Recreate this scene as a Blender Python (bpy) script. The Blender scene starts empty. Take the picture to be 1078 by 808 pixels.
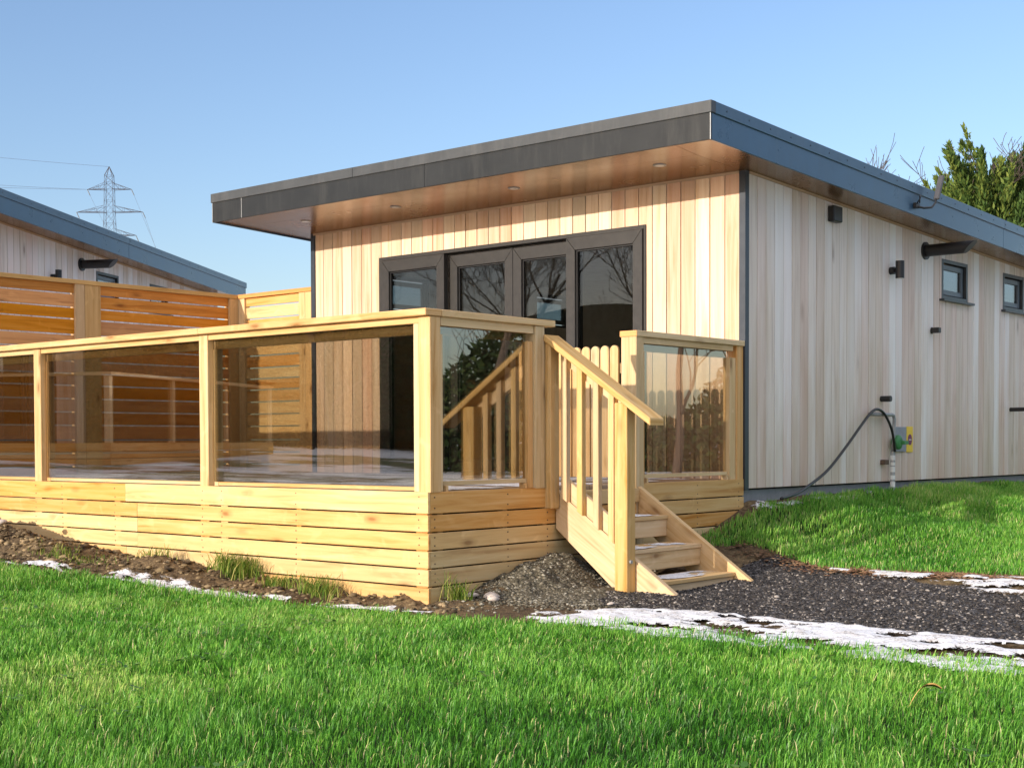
import bpy, math, random
import numpy as np
from mathutils import Vector, Matrix

random.seed(7); rng = np.random.default_rng(11)
S = bpy.context.scene; COL = S.collection

# ------------------------------------------------------------------ mesh helpers
class MB:
    """collects solids; build() links them as ONE mesh with a grain UV map and a per-solid random value"""
    def __init__(s): s.V=[]; s.F=[]; s.U=[]; s.R=[]
    def add(s, pts, faces, g=(1,0,0), rnd=None):
        g=np.array(g,float); g/=np.linalg.norm(g)
        b=len(s.V); P=np.array(pts,float)
        r=random.random() if rnd is None else rnd
        ou,ov=random.random()*40,random.random()*40
        h=np.array((0,0,1.)) if abs(g[2])<.9 else np.array((1.,0,0))
        a1=np.cross(g,h); a1/=np.linalg.norm(a1); a2=np.cross(g,a1)
        s.V+= [tuple(p) for p in P]; s.R+=[r]*len(P)
        for f in faces:
            s.F.append([b+i for i in f])
            q=P[list(f)]; n=np.cross(q[1]-q[0],q[2]-q[0]); ln=np.linalg.norm(n); n=n/ln if ln>1e-12 else a2
            if abs(n@g)>.8: uu,vv=q@a1,q@a2
            else:
                w=np.cross(n,g); uu,vv=q@g,q@w
            s.U+=[(ou+x,ov+y) for x,y in zip(uu,vv)]
    def box(s,x0,x1,y0,y1,z0,z1,g=None,rnd=None):
        d=(x1-x0,y1-y0,z1-z0)
        if g is None: g=[(1,0,0),(0,1,0),(0,0,1)][int(np.argmax(d))]
        s.hexa([(x,y,z) for x in (x0,x1) for y in (y0,y1) for z in (z0,z1)],g,rnd)
    def hexa(s,p,g,rnd=None):   # p[4i+2j+k]
        s.add(p,[(0,1,3,2),(4,6,7,5),(0,4,5,1),(2,3,7,6),(0,2,6,4),(1,5,7,3)],g,rnd)
    def beam(s,a,b,w,h,up=(0,0,1),rnd=None):   # oriented box from a to b
        a=np.array(a,float); b=np.array(b,float); d=b-a; d/=np.linalg.norm(d)
        u=np.array(up,float); r=np.cross(d,u); r/=np.linalg.norm(r); u=np.cross(r,d)
        s.hexa([q+r*i*w/2+u*j*h/2 for q in (a,b) for i in (-1,1) for j in (-1,1)],d,rnd)
    def prism(s,poly,fn,t0,t1,g=(1,0,0),rnd=None):   # poly of 2D points, fn(p,t)->3D
        n=len(poly); P=[fn(p,t0) for p in poly]+[fn(p,t1) for p in poly]
        F=[tuple(range(n))[::-1],tuple(range(n,2*n))]+[(i,(i+1)%n,n+(i+1)%n,n+i) for i in range(n)]
        s.add(P,F,g,rnd)
    def tube(s,path,r,n=8,cap=True,rnd=None):
        path=[np.array(p,float) for p in path]; m=len(path)
        R=r if hasattr(r,'__len__') else [r]*m
        P=[];prev=None
        for i,p in enumerate(path):
            d=path[min(i+1,m-1)]-path[max(i-1,0)]; d/=np.linalg.norm(d)+1e-12
            if prev is None:
                h=np.array((0,0,1.)) if abs(d[2])<.9 else np.array((1.,0,0)); a=np.cross(d,h)
            else: a=prev-d*(prev@d)
            a/=np.linalg.norm(a)+1e-12; prev=a; b=np.cross(d,a)
            P+=[p+R[i]*(math.cos(t)*a+math.sin(t)*b) for t in [2*math.pi*k/n for k in range(n)]]
        F=[(i*n+k,i*n+(k+1)%n,(i+1)*n+(k+1)%n,(i+1)*n+k) for i in range(m-1) for k in range(n)]
        if cap: F+=[tuple(range(n))[::-1],tuple(range((m-1)*n,m*n))]
        s.add(P,F,path[-1]-path[0]+1e-9,rnd)
    def cyl(s,a,b,r,n=20,rnd=None): s.tube([a,b],r,n,True,rnd)
    def build(s,name,mat,parent=None,bevel=0,smooth=False):
        m=bpy.data.meshes.new(name); m.from_pydata(s.V,[],s.F)
        if s.F:
            uv=m.uv_layers.new(name='grain'); uv.data.foreach_set('uv',np.array(s.U,np.float32).ravel())
            at=m.attributes.new('rnd','FLOAT','POINT'); at.data.foreach_set('value',np.array(s.R,np.float32))
        m.materials.append(mat); o=bpy.data.objects.new(name,m); COL.objects.link(o)
        if smooth: m.shade_smooth()
        if parent is not None: o.parent=parent
        if bevel:
            b=o.modifiers.new('bevel','BEVEL'); b.width=bevel; b.segments=1; b.limit_method='ANGLE'
        return o

def npmesh(name,V,F,mat,parent=None,rnd=None,smooth=False,extra=None):
    """mesh from numpy arrays; F is (n,k) of one polygon size or a list of such"""
    Fs=F if isinstance(F,list) else [F]
    m=bpy.data.meshes.new(name); m.vertices.add(len(V)); m.vertices.foreach_set('co',np.asarray(V,np.float32).ravel())
    tot=np.concatenate([f.ravel() for f in Fs]).astype(np.int32)
    cnt=np.concatenate([np.full(len(f),f.shape[1]) for f in Fs]); st=np.concatenate([[0],np.cumsum(cnt)[:-1]]).astype(np.int32)
    m.loops.add(len(tot)); m.loops.foreach_set('vertex_index',tot)
    m.polygons.add(len(cnt)); m.polygons.foreach_set('loop_start',st)
    m.update(calc_edges=True); m.validate()
    if rnd is not None:
        at=m.attributes.new('rnd','FLOAT','POINT'); at.data.foreach_set('value',np.asarray(rnd,np.float32))
    if smooth: m.shade_smooth()
    m.materials.append(mat); o=bpy.data.objects.new(name,m); COL.objects.link(o)
    if parent is not None: o.parent=parent
    return o

def tag(o,label=None,cat=None,group=None,kind=None):
    if label: o['label']=label
    if cat: o['category']=cat
    if group: o['group']=group
    if kind: o['kind']=kind
    return o
def thing(name,label,cat,loc=(0,0,0),rz=0,group=None):
    o=bpy.data.objects.new(name,None); COL.objects.link(o); o.location=loc; o.rotation_euler=(0,0,rz); o.empty_display_size=.2
    return tag(o,label,cat,group)
def copy_tree(o,parent=None):
    c=o.copy(); COL.objects.link(c)
    if parent is not None: c.parent=parent
    for ch in list(o.children): copy_tree(ch,c)
    return c

# ------------------------------------------------------------------ numpy noise
def _h(ix,iy,s):
    n=(ix*374761393+iy*668265263+s*974634777)&0xffffffff
    n=((n^(n>>13))*1274126177)&0xffffffff
    return ((n^(n>>16))&0xffff)/65535.
def vnoise(x,y,s=0):
    x=np.asarray(x,float);y=np.asarray(y,float)
    ix=np.floor(x).astype(np.int64);iy=np.floor(y).astype(np.int64);fx=x-ix;fy=y-iy
    fx=fx*fx*(3-2*fx);fy=fy*fy*(3-2*fy)
    a=_h(ix,iy,s);b=_h(ix+1,iy,s);c=_h(ix,iy+1,s);d=_h(ix+1,iy+1,s)
    return a+(b-a)*fx+(c-a)*fy+(a-b-c+d)*fx*fy
def fbm(x,y,s=0,o=4):
    t=0;a=.5;f=1.
    for i in range(o): t=t+a*vnoise(x*f,y*f,s+i); a*=.5;f*=2.03
    return t/(1-.5**o)

# ------------------------------------------------------------------ materials
def new_mat(name):
    m=bpy.data.materials.new(name); m.use_nodes=True; nt=m.node_tree; nt.nodes.clear()
    out=nt.nodes.new('ShaderNodeOutputMaterial')
    return m,nt,out
class N:
    def __init__(s,nt): s.nt=nt
    def __call__(s,t,ins=None,**kw):
        n=s.nt.nodes.new('ShaderNode'+t)
        for k,v in kw.items(): setattr(n,k,v)
        for k,v in (ins or {}).items():
            if hasattr(v,'is_output'): s.nt.links.new(v,n.inputs[k])
            else: n.inputs[k].default_value=v
        return n
    def ramp(s,fac,stops,interp='LINEAR'):
        n=s.nt.nodes.new('ShaderNodeValToRGB'); n.color_ramp.interpolation=interp
        e=n.color_ramp.elements
        while len(e)<len(stops): e.new(.5)
        for i,(p,c) in enumerate(stops): e[i].position=p; e[i].color=c if len(c)==4 else (*c,1)
        s.nt.links.new(fac,n.inputs[0]); return n.outputs[0]
    def mix(s,f,a,b,mode='MIX'):
        n=s.nt.nodes.new('ShaderNodeMix'); n.data_type='RGBA'; n.blend_type=mode
        for i,v in ((0,f),(6,a),(7,b)):
            if hasattr(v,'is_output'): s.nt.links.new(v,n.inputs[i])
            else: n.inputs[i].default_value=v if i==0 else (v if len(v)==4 else (*v,1))
        return n.outputs[2]
    def math(s,op,a,b=0.,c=0.):
        n=s.nt.nodes.new('ShaderNodeMath'); n.operation=op
        for i,v in enumerate((a,b,c)):
            if hasattr(v,'is_output'): s.nt.links.new(v,n.inputs[i])
            else: n.inputs[i].default_value=v
        return n.outputs[0]

def wood(name,light,mid,dark,knots=.5,var=.25,rough=.7,scale=1.,grey=None,huevar=0.,spec=.3,stain=None,pale_=.28):
    m,nt,out=new_mat(name); n=N(nt)
    uv=n('UVMap',uv_map='grain').outputs[0]; rnd=n('Attribute',attribute_name='rnd').outputs['Fac']
    mp=n('Mapping',{'Vector':uv,'Scale':(1.3*scale,26*scale,1)}).outputs[0]
    nz=n('TexNoise',{'Vector':mp,'Scale':1.,'Detail':5.,'Roughness':.6,'Distortion':.6}).outputs[0]
    mp2=n('Mapping',{'Vector':uv,'Scale':(2.5*scale,150*scale,1)}).outputs[0]
    fine=n('TexNoise',{'Vector':mp2,'Scale':1.,'Detail':3.}).outputs[0]
    mp3=n('Mapping',{'Vector':uv,'Scale':(.8*scale,5*scale,1)}).outputs[0]
    broad=n('TexNoise',{'Vector':mp3,'Scale':1.,'Detail':2.}).outputs[0]
    c=n.ramp(nz,[(.3,dark),(.47,mid),(.68,light)])
    c=n.mix(n.math('MULTIPLY',fine,.35),c,dark)
    c=n.mix(n.ramp(broad,[(.42,(0,0,0)),(.7,(.6,.6,.6))]),c,mid)
    if knots:
        mk=n('Mapping',{'Vector':uv,'Scale':(3.2*scale,9*scale,1)}).outputs[0]
        wob=n('TexNoise',{'Vector':mk,'Scale':2.}).outputs['Color']
        mk=n.mix(.12,mk,wob)
        vo=n('TexVoronoi',{'Vector':mk,'Scale':1.})
        pick=n('SeparateColor',{'Color':vo.outputs['Color']}).outputs[0]
        k=n.ramp(vo.outputs['Distance'],[(.07,(1,1,1)),(.14,(.45,.45,.45)),(.28,(0,0,0))])
        k=n.math('MULTIPLY',n.math('MULTIPLY',k,n.math('GREATER_THAN',pick,1-.45*knots)),.75)
        c=n.mix(k,c,(dark[0]*.45,dark[1]*.36,dark[2]*.3))
    if grey:
        g=n.ramp(n.math('ADD',n.math('MULTIPLY',broad,.7),n.math('MULTIPLY',rnd,.5)),[(.45,(0,0,0)),(.85,(.85,.85,.85))])
        c=n.mix(g,c,grey)
    if stain:
        ob=n('TexCoord').outputs['Object']; zz=n('SeparateXYZ',{0:ob}).outputs[2]
        sn=n('TexNoise',{'Vector':n('Mapping',{'Vector':ob,'Scale':(5.,5.,.55)}).outputs[0],'Scale':1.,'Detail':5.,'Roughness':.6}).outputs[0]
        hz=n('MapRange',{'Value':zz,'From Min':1.7,'From Max':-.1,'To Min':0.,'To Max':.30}).outputs[0]
        c=n.mix(n.ramp(n.math('ADD',sn,hz),[(.58,(0,0,0)),(.85,(.65,.65,.65))]),c,stain)
    val=n.math('MULTIPLY_ADD',rnd,2*var,1-var)
    r2=n.math('FRACT',n.math('MULTIPLY',rnd,7.31))
    mp4=n('Mapping',{'Vector':uv,'Scale':(4.5*scale,6*scale,1)}).outputs[0]
    pale=n('TexNoise',{'Vector':mp4,'Scale':1.,'Detail':2.,'Distortion':1.2}).outputs[0]
    c=n.mix(n.ramp(pale,[(.6,(0,0,0)),(.72,(pale_,pale_,pale_))]),c,tuple(min(.9,q*1.22) for q in light))
    hs=n('HueSaturation',{'Color':c,'Value':val,'Saturation':n.math('MULTIPLY_ADD',r2,.3,.85),'Hue':n.math('MULTIPLY_ADD',r2,-huevar,.5+huevar/2)}).outputs[0]
    bp=n('Bump',{'Strength':.25,'Distance':.002,'Height':n.math('ADD',nz,n.math('MULTIPLY',fine,.6))}).outputs[0]
    p=n('BsdfPrincipled',{'Base Color':hs,'Roughness':rough,'Normal':bp,'Specular IOR Level':spec})
    nt.links.new(p.outputs[0],out.inputs[0]); return m

def paint(name,col,rough=.4,metal=0.,spec=.5,dust=None,bump=0.,nscale=8.,coat=0.):
    m,nt,out=new_mat(name); n=N(nt)
    tc=n('TexCoord').outputs['Object']
    nz=n('TexNoise',{'Vector':tc,'Scale':nscale,'Detail':6.,'Roughness':.65}).outputs[0]
    c=n.mix(n.ramp(nz,[(.35,(0,0,0)),(.75,(1,1,1))]),tuple(x*.86 for x in col),tuple(min(1,x*1.14) for x in col))
    rg=n.math('MULTIPLY_ADD',nz,.2,rough-.1)
    if dust:
        mp=n('Mapping',{'Vector':tc,'Scale':(9,9,1.3)}).outputs[0]
        d=n('TexNoise',{'Vector':mp,'Scale':1.,'Detail':7.,'Roughness':.7}).outputs[0]
        c=n.mix(n.ramp(d,[(.5,(0,0,0)),(.78,(.55,.55,.55))]),c,dust)
    ins={'Base Color':c,'Roughness':rg,'Metallic':metal,'Specular IOR Level':spec,'Coat Weight':coat,'Coat Roughness':.1}
    if bump: ins['Normal']=n('Bump',{'Strength':bump,'Distance':.004,'Height':nz}).outputs[0]
    p=n('BsdfPrincipled',ins)
    nt.links.new(p.outputs[0],out.inputs[0]); return m

def pane(name,tint,ior=1.6,refl=(1,1,1)):
    m,nt,out=new_mat(name); n=N(nt)
    tr=n('BsdfTransparent',{'Color':(*tint,1)}); gl=n('BsdfGlossy',{'Color':(*refl,1),'Roughness':.0})
    tc=n('TexCoord').outputs['Object']
    nz=n('TexNoise',{'Vector':tc,'Scale':.9,'Detail':1.}).outputs[0]
    bp=n('Bump',{'Strength':.018,'Distance':.02,'Height':nz}).outputs[0]
    nt.links.new(bp,gl.inputs['Normal'])
    bf=n('NewGeometry').outputs['Backfacing']
    fr=n('Fresnel',{'IOR':n.math('MULTIPLY_ADD',bf,1/ior-ior,ior)})
    mx=n('MixShader',{0:fr.outputs[0],1:tr.outputs[0],2:gl.outputs[0]})
    nt.links.new(mx.outputs[0],out.inputs[0]); return m

def rndcol(name,stops,rough=.85,trans=0.,bump=0.,spec=.2,nz=0.):
    m,nt,out=new_mat(name); n=N(nt)
    r=n('Attribute',attribute_name='rnd').outputs['Fac']
    if nz:
        t=n('TexNoise',{'Vector':n('TexCoord').outputs['Object'],'Scale':nz,'Detail':4.}).outputs[0]
        r=n.math('ADD',r,n.math('MULTIPLY_ADD',t,.5,-.25))
    c=n.ramp(r,stops)
    p=n('BsdfPrincipled',{'Base Color':c,'Roughness':rough,'Specular IOR Level':spec})
    if trans:
        t=n('BsdfTranslucent',{'Color':c}); mx=n('MixShader',{0:trans,1:p.outputs[0],2:t.outputs[0]})
        nt.links.new(mx.outputs[0],out.inputs[0])
    else: nt.links.new(p.outputs[0],out.inputs[0])
    return m

PINE=wood('pine',(.71,.53,.31),(.63,.43,.21),(.44,.25,.09),knots=1.2,var=.07,huevar=.02)
PINE_SKIRT=wood('pine_skirting',(.72,.51,.25),(.64,.40,.155),(.46,.23,.07),knots=1.,var=.12,huevar=.025)
FENCEW=wood('fence_timber',(.70,.34,.09),(.60,.25,.05),(.40,.15,.03),knots=.6,var=.16)
FENCEP=wood('fence_post_timber',(.62,.43,.22),(.54,.36,.17),(.40,.24,.10),knots=.6,var=.1)
STAIRW=wood('stair_timber',(.71,.53,.31),(.63,.43,.21),(.44,.25,.09),knots=1.2,var=.07)
DECKW=wood('deck_timber',(.42,.31,.2),(.34,.24,.15),(.24,.16,.09),knots=.4,var=.15)
CEDAR=wood('cedar_front',(.78,.63,.49),(.69,.51,.36),(.56,.35,.20),pale_=.0,knots=.0,var=.17,scale=.8,huevar=.035)
CEDAR_SIDE=wood('cedar_side',(.82,.72,.64),(.75,.64,.56),(.56,.45,.38),knots=.15,var=.075,scale=.8,grey=(.80,.785,.78),huevar=.03,stain=(.56,.42,.30),pale_=0.)
BEADW=wood('cedar_bead',(.62,.45,.28),(.55,.38,.22),(.44,.28,.15),knots=0,var=.08)
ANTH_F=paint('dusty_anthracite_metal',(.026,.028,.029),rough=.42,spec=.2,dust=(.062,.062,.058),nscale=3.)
ANTH=paint('anthracite_sky_blue',(.032,.082,.145),rough=.30,spec=.5,dust=(.05,.085,.125),nscale=3.,coat=.2)  # blue sky reflection on the roof sides painted into the base colour
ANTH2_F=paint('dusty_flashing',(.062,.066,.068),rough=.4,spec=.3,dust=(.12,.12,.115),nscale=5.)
ANTH2=paint('flashing_sky_blue',(.038,.085,.14),rough=.32,spec=.5,dust=(.07,.10,.135),nscale=5.,coat=.2)  # side flashing, with the same sky reflection painted in as blue
SOFFIT=paint('soffit_panel',(.21,.10,.026),rough=.25,spec=.6,metal=.45,nscale=2.)
FRAME=paint('door_frame_grey',(.034,.032,.030),rough=.42,spec=.4,nscale=20.)
BLACK=paint('black_plastic',(.012,.012,.013),rough=.4)
TRIM=paint('corner_trim',(.035,.045,.06),rough=.35,spec=.5)
STRIP=paint('joint_strip',(.5,.5,.48),rough=.35,metal=.4)
WINF=paint('window_frame',(.03,.036,.042),rough=.35)
SASH=paint('window_sash',(.11,.135,.16),rough=.4)
PLASTER=paint('interior_plaster',(.70,.69,.66),rough=.8,bump=.05)
INFLOOR=paint('interior_floor',(.25,.2,.16),rough=.5)
CONC=paint('plinth_concrete',(.26,.27,.28),rough=.9,bump=.6,nscale=14.)
ROOFM=paint('roof_membrane',(.06,.06,.065),rough=.8)
STEEL=paint('grey_steel',(.33,.34,.35),rough=.45,metal=.3)
GALV=paint('galvanised_lattice',(.085,.085,.10),rough=.8,spec=.1)
GREEN=paint('green_regulator',(.05,.22,.07),rough=.5)
YELLOW=paint('yellow_sign',(.85,.58,.04),rough=.5)
PURPLE=paint('purple_disc',(.18,.02,.09),rough=.5)
WHITE=paint('white_tape',(.7,.7,.68),rough=.7)
RUST=paint('rusty_bracket',(.12,.075,.05),rough=.8)
LAMP=paint('downlight_glass',(.75,.73,.68),rough=.3)
GLASS_D=pane('smoked_deck_glass',(.66,.63,.56),ior=2.45,refl=(1,1,.98))
GLASS_W=pane('door_glass',(.76,.76,.74),ior=1.48)
GLASS_S=pane('small_window_glass',(.45,.5,.53),ior=2.1)

# ------------------------------------------------------------------ lodge (used three times: local X=0 is the side wall, Y=0 the front wall)
W_=5.13; SL=.0404; OH=1.05; XR=.35; XL=-5.406; L_=8.1; LR=8.45
ZC=2.446
def ztop(y,z0): return z0-SL*(y+OH)
def window_unit(name,parent,ax,p,a0,a1,z0,z1,sgn,sill=True):
    """small high window in a wall at x=p; a is along y; sgn=+1 outside is +x"""
    f=MB(); w=.035; d0,d1=(p-.07*sgn,p+.006*sgn); x0,x1=min(d0,d1),max(d0,d1)
    f.box(x0,x1,a0,a0+w,z0,z1);f.box(x0,x1,a1-w,a1,z0,z1);f.box(x0,x1,a0+w,a1-w,z1-w,z1);f.box(x0,x1,a0+w,a1-w,z0,z0+w)
    wn=f.build(name,WINF,parent,bevel=.002)
    s=MB(); i=.012; b0,b1,c0,c1=a0+w+i,a1-w-i,z0+w+i,z1-w-i; v=.05
    d0,d1=(p-.06*sgn,p-.025*sgn); x0,x1=min(d0,d1),max(d0,d1)
    s.box(x0,x1,b0,b0+v,c0,c1);s.box(x0,x1,b1-v,b1,c0,c1);s.box(x0,x1,b0+v,b1-v,c1-v,c1);s.box(x0,x1,b0+v,b1-v,c0,c0+v)
    s.build('sash',SASH,wn,bevel=.003)
    g=MB(); g.box(p-.046*sgn-.004,p-.046*sgn+.004,b0+v,b1-v,c0+v,c1-v); g.build('pane',GLASS_S,wn)
    if sill:
        k=MB(); d0,d1=(p-.02*sgn,p+.05*sgn); k.box(min(d0,d1),max(d0,d1),a0-.045,a1+.085,z0-.025,z0-.003); k.build('sill',WINF,wn,bevel=.003)
    return wn

def wall_light(parent,y,z):
    b=MB(); b.cyl((.004,y,z),(.05,y,z),.035,14); o=b.build('wall_light',BLACK,parent,smooth=False)
    c=MB(); c.cyl((.10,y,z-.075),(.10,y,z+.085),.04,18); c.cyl((.045,y,z),(.07,y,z),.02,10); c.build('lamp_tube',BLACK,o)
    for q in (z+.086,z-.080):
        e=MB(); e.cyl((.10,y,q),(.10,y,q+.004),.033,18); e.build('lens',LAMP,o)
def flue(parent,y,z,ln=.52):
    b=MB(); b.cyl((.003,y,z),(.022,y,z),.085,24)
    o=b.build('flue_pipe',BLACK,parent)
    t=MB(); n=20; r=.058
    P=[(.02,y+r*math.cos(2*math.pi*k/n),z+r*math.sin(2*math.pi*k/n)) for k in range(n)]+[(ln-.06+.06*math.sin(2*math.pi*k/n),y+r*math.cos(2*math.pi*k/n),z+r*math.sin(2*math.pi*k/n)) for k in range(n)]
    t.add(P,[(k,(k+1)%n,n+(k+1)%n,n+k) for k in range(n)]+[tuple(range(n,2*n))],(1,0,0))
    t.build('flue_tube',BLACK,o)

def lodge(root,main):
    dv=0. if main else .43
    LW=[(.95,1.65),(3.45,4.15)]; RW=[(3.706+dv,4.331+dv),(5.279+dv,5.87+dv)]
    WZ0,WZ1=(1.706,2.10) if main else (1.66,2.055)
    DX0,DX1,DZ=-4.141,-.95,2.108
    # backing walls (with their openings)
    def wall_y(name,x0,x1,yA,yB,openings,mat):
        b=MB(); cur=yA
        for a,c in openings:
            b.box(x0,x1,cur,a,-.08,2.40); b.box(x0,x1,a,c,-.08,WZ0); b.box(x0,x1,a,c,WZ1,2.40-SL*0); cur=c
        b.box(x0,x1,cur,yB,-.08,2.40-SL*L_+.25); return b.build(name,mat,root)
    # keep wall tops below the sloping roof
    def clad_side(name,x0,x1,openings,mat,sgn):
        b=MB(); p=.139; k=0; y=.045
        while y<L_-.01:
            yb=min(y+p,L_); a,c=y+.0042,yb-.0042
            dx=.0035*random.random()*sgn
            segs=[(-.077,None)]
            for (o0,o1) in openings:
                if a>o0-.02 and c<o1+.02: segs=[(-.077,WZ0),(WZ1,None)]
                elif a<o1 and c>o0:   # straddles an edge: split the board
                    segs=None; m=o0 if a<o0 else o1
                    for (u,v,hole) in ((a,m,m==o1),(m,c,m==o0)):
                        for z0,z1 in ([(-.077,WZ0),(WZ1,None)] if hole else [(-.077,None)]):
                            ta=ZC-SL*u if z1 is None else z1; tb=ZC-SL*v if z1 is None else z1
                            b.hexa([(x,yy,zz) for x in (x0+dx,x1+dx) for yy,tt in ((u,ta),(v,tb)) for zz in (z0,tt)],(0,0,1))
            if segs:
                r=random.random()
                for z0,z1 in segs:
                    ta=ZC-SL*a if z1 is None else z1; tb=ZC-SL*c if z1 is None else z1
                    b.hexa([(x,yy,zz) for x in (x0+dx,x1+dx) for yy,tt in ((a,ta),(c,tb)) for zz in (z0,tt)],(0,0,1),r)
            y=yb
        return b.build(name,mat,root,bevel=.0025)
    def back_y(x0,x1,openings):
        b=MB(); cur=.02
        zt=lambda y:2.42-SL*y
        def seg(a,c,z0,z1=None):
            ta=zt(a) if z1 is None else z1; tb=zt(c) if z1 is None else z1
            b.hexa([(x,yy,zz) for x in (x0,x1) for yy,tt in ((a,ta),(c,tb)) for zz in (z0,tt)],(0,0,1))
        for a,c in openings:
            seg(cur,a,-.06); seg(a,c,-.06,WZ0); seg(a,c,WZ1); cur=c
        seg(cur,L_-.02,-.06); return b
    sw=clad_side('side_wall',-.022,0.,RW,CEDAR_SIDE,1)
    back_y(-.14,-.0262,RW).build('wall_lining',PLASTER,sw); back_y(-.0258,-.0225,RW).build('membrane',BLACK,sw)
    lw=clad_side('side_wall',-W_,-W_+.022,LW,CEDAR_SIDE,-1)
    back_y(-W_+.024,-W_+.14,LW).build('wall_lining',PLASTER,lw)
    bw=MB(); bw.box(-W_+.0,0,L_-.012,L_+.01,-.077,ZC-SL*L_); bw.build('back_wall',CEDAR_SIDE,root)
    # front cladding
    b=MB(); x=-.047; p=.1404
    while x>-W_+.05:
        xa=max(x-p,-W_+.045); a,c=xa+.0033,x-.0033; d=-.0035*random.random(); r=random.random()
        def brd(a,c,z0,z1): b.box(a,c,-.0+d,.022+d,z0,z1,(0,0,1),r)
        if c<DX0 or a>DX1: brd(a,c,-.02,ZC)
        elif a>=DX0 and c<=DX1: brd(a,c,DZ,ZC)
        elif c>DX1: brd(a,DX1,DZ,ZC); brd(DX1,c,-.02,ZC)
        else: brd(a,DX0,-.02,ZC); brd(DX0,c,DZ,ZC)
        x=xa
    fw=b.build('front_wall',CEDAR,root,bevel=.0025)
    b=MB(); b.box(-W_+.02,DX0,.026,.12,-.06,2.43); b.box(DX1,-.02,.026,.12,-.06,2.43); b.box(DX0,DX1,.026,.12,DZ,2.43)
    b.build('wall_lining',PLASTER,fw)
    b=MB(); b.box(-W_+.03,DX0,.0225,.0255,-.02,2.43); b.box(DX1,-.03,.0225,.0255,-.02,2.43); b.box(DX0,DX1,.0225,.0255,DZ,2.43); b.build('membrane',BLACK,fw)
    # beads under the soffit and corner trims
    b=MB(); b.box(-W_+.03,-.05,-.016,-.004,ZC-.028,ZC+.004); b.build('bead',BEADW,root)
    b=MB(); b.hexa([(xx,yy,zz) for xx in (.005,.017) for yy in (.05,L_) for zz in (ZC-SL*yy-.028,ZC-SL*yy+.004)],(0,1,0)); b.build('bead',BEADW,root)
    for xx,sg in ((0,1),(-W_,-1)):
        b=MB(); o=.010*sg
        b.box(min(xx-.047*sg,xx+o),max(xx-.047*sg,xx+o),-.014,-.005,-.09,ZC+.02)
        b.box(min(xx+o,xx+.001*sg),max(xx+o,xx+.001*sg),-.005,.043,-.09,ZC+.02); b.build('corner_trim',TRIM,root)
    # plinth
    b=MB(); b.box(-W_+.04,-.04,.03,L_-.05,-.9,-.092); pl=b.build('plinth',CONC,root)
    # roof: membrane, fascia, flashing, soffit
    def slab(b,x0,x1,ya,yb,za,zb,g=(0,1,0)):  # za/zb are heights at y=-OH
        b.hexa([(x,y,z) for x in (x0,x1) for y in (ya,yb) for z in (ztop(y,za),ztop(y,zb))],g)
    b=MB(); slab(b,XL+.03,XR-.03,-OH+.03,LR-.03,2.53,2.715); rf=b.build('roof',ROOFM,root)
    f=MB(); t=.018
    for (a,c) in ((XL,XL+.45),(XL+.456,XL+2.9),(XL+2.902,XR)):
        f.box(a,c,-OH,-OH+t,2.463,2.66)
    f.build('fascia',ANTH_F,rf,bevel=.002); f=MB()
    cuts=[-OH+t,4.395,LR]
    for a,c in zip(cuts[:-1],cuts[1:]):
        slab(f,XR-t,XR,a+.001,c-.003,2.463,2.66); slab(f,XL,XL+t,a+.001,c-.003,2.463,2.66)
    slab(f,XL+t,XR-t,LR-t,LR,2.463,2.66)
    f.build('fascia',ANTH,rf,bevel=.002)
    f=MB(); e=.012
    for (a,c) in ((XL-e,XL+2.02),(XL+2.023,XR+e)): f.box(a,c,-OH-e,-OH+.05,2.655,2.742)
    f.build('roof_flashing',ANTH2_F,rf,bevel=.003); f=MB()
    slab(f,XR-.05,XR+e,-OH+.05,4.4,2.655,2.742); slab(f,XR-.05,XR+e,4.402,LR+e,2.655,2.742)
    slab(f,XL-e,XL+.05,-OH+.05,LR+e,2.655,2.742); slab(f,XL+.05,XR-.05,LR-.05,LR+e,2.655,2.742)
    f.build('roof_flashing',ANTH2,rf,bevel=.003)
    f=MB()
    for y in np.arange(-.85,LR-.1,.31):
        z=ztop(y,2.70); f.cyl((XR+e-.001,y,z),(XR+e+.003,y,z),.0065,8)
    f.build('rivet',TRIM,rf)['kind']='stuff'
    for a,c,y1 in ((XL+.4505,XL+.4555,-OH+t),(XR-.004,XR+.001,-OH+.003),(XL-.001,XL+.005,-OH+.003)):
        f=MB(); f.box(a,c,-OH-.003,y1,2.464,2.654); f.build('joint_strip',STRIP,rf)
    s=MB(); q=.003
    def flat(poly): s.prism(poly,lambda p,tt:(p[0],p[1],ztop(p[1],2.478+tt)),0,.012)
    i0,i1=XL+t+q,XR-t-q; j=-OH+t+q; ym=-.66
    flat([(i0+.30,j),(i1-.32,j),(-.03,ym+q*0),( -W_+.0,ym)])
    flat([(-W_+.0,ym+q),(-.03,ym+q),(-.03,-.002),(-W_,-.002)])
    flat([(i1-.317,j),(i1,j),(i1,1.8),(-.027,1.8),(-.027,ym+q)]); flat([(-.0,1.803),(i1,1.803),(i1,4.8),(.0,4.8)]); flat([(0,4.803),(i1,4.803),(i1,LR-t-q),(0,LR-t-q)])
    flat([(i0,j),(i0+.297,j),(-W_-.003,ym+q),(-W_-.003,LR-t-q),(i0,LR-t-q)])
    s.build('soffit',SOFFIT,rf)
    if main:
        for xx in (-.45,-1.95,-3.38,-4.62):
            d=MB(); z=ztop(-.53,2.478); d.cyl((xx,-.53,z-.004),(xx,-.53,z+.003),.052,24); o=d.build('downlight',STEEL,rf)
            d=MB(); d.cyl((xx,-.53,z-.0055),(xx,-.53,z-.004),.036,24); d.build('lens',LAMP,o)
    # glazed doors
    dr=MB(); w=.05
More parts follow.
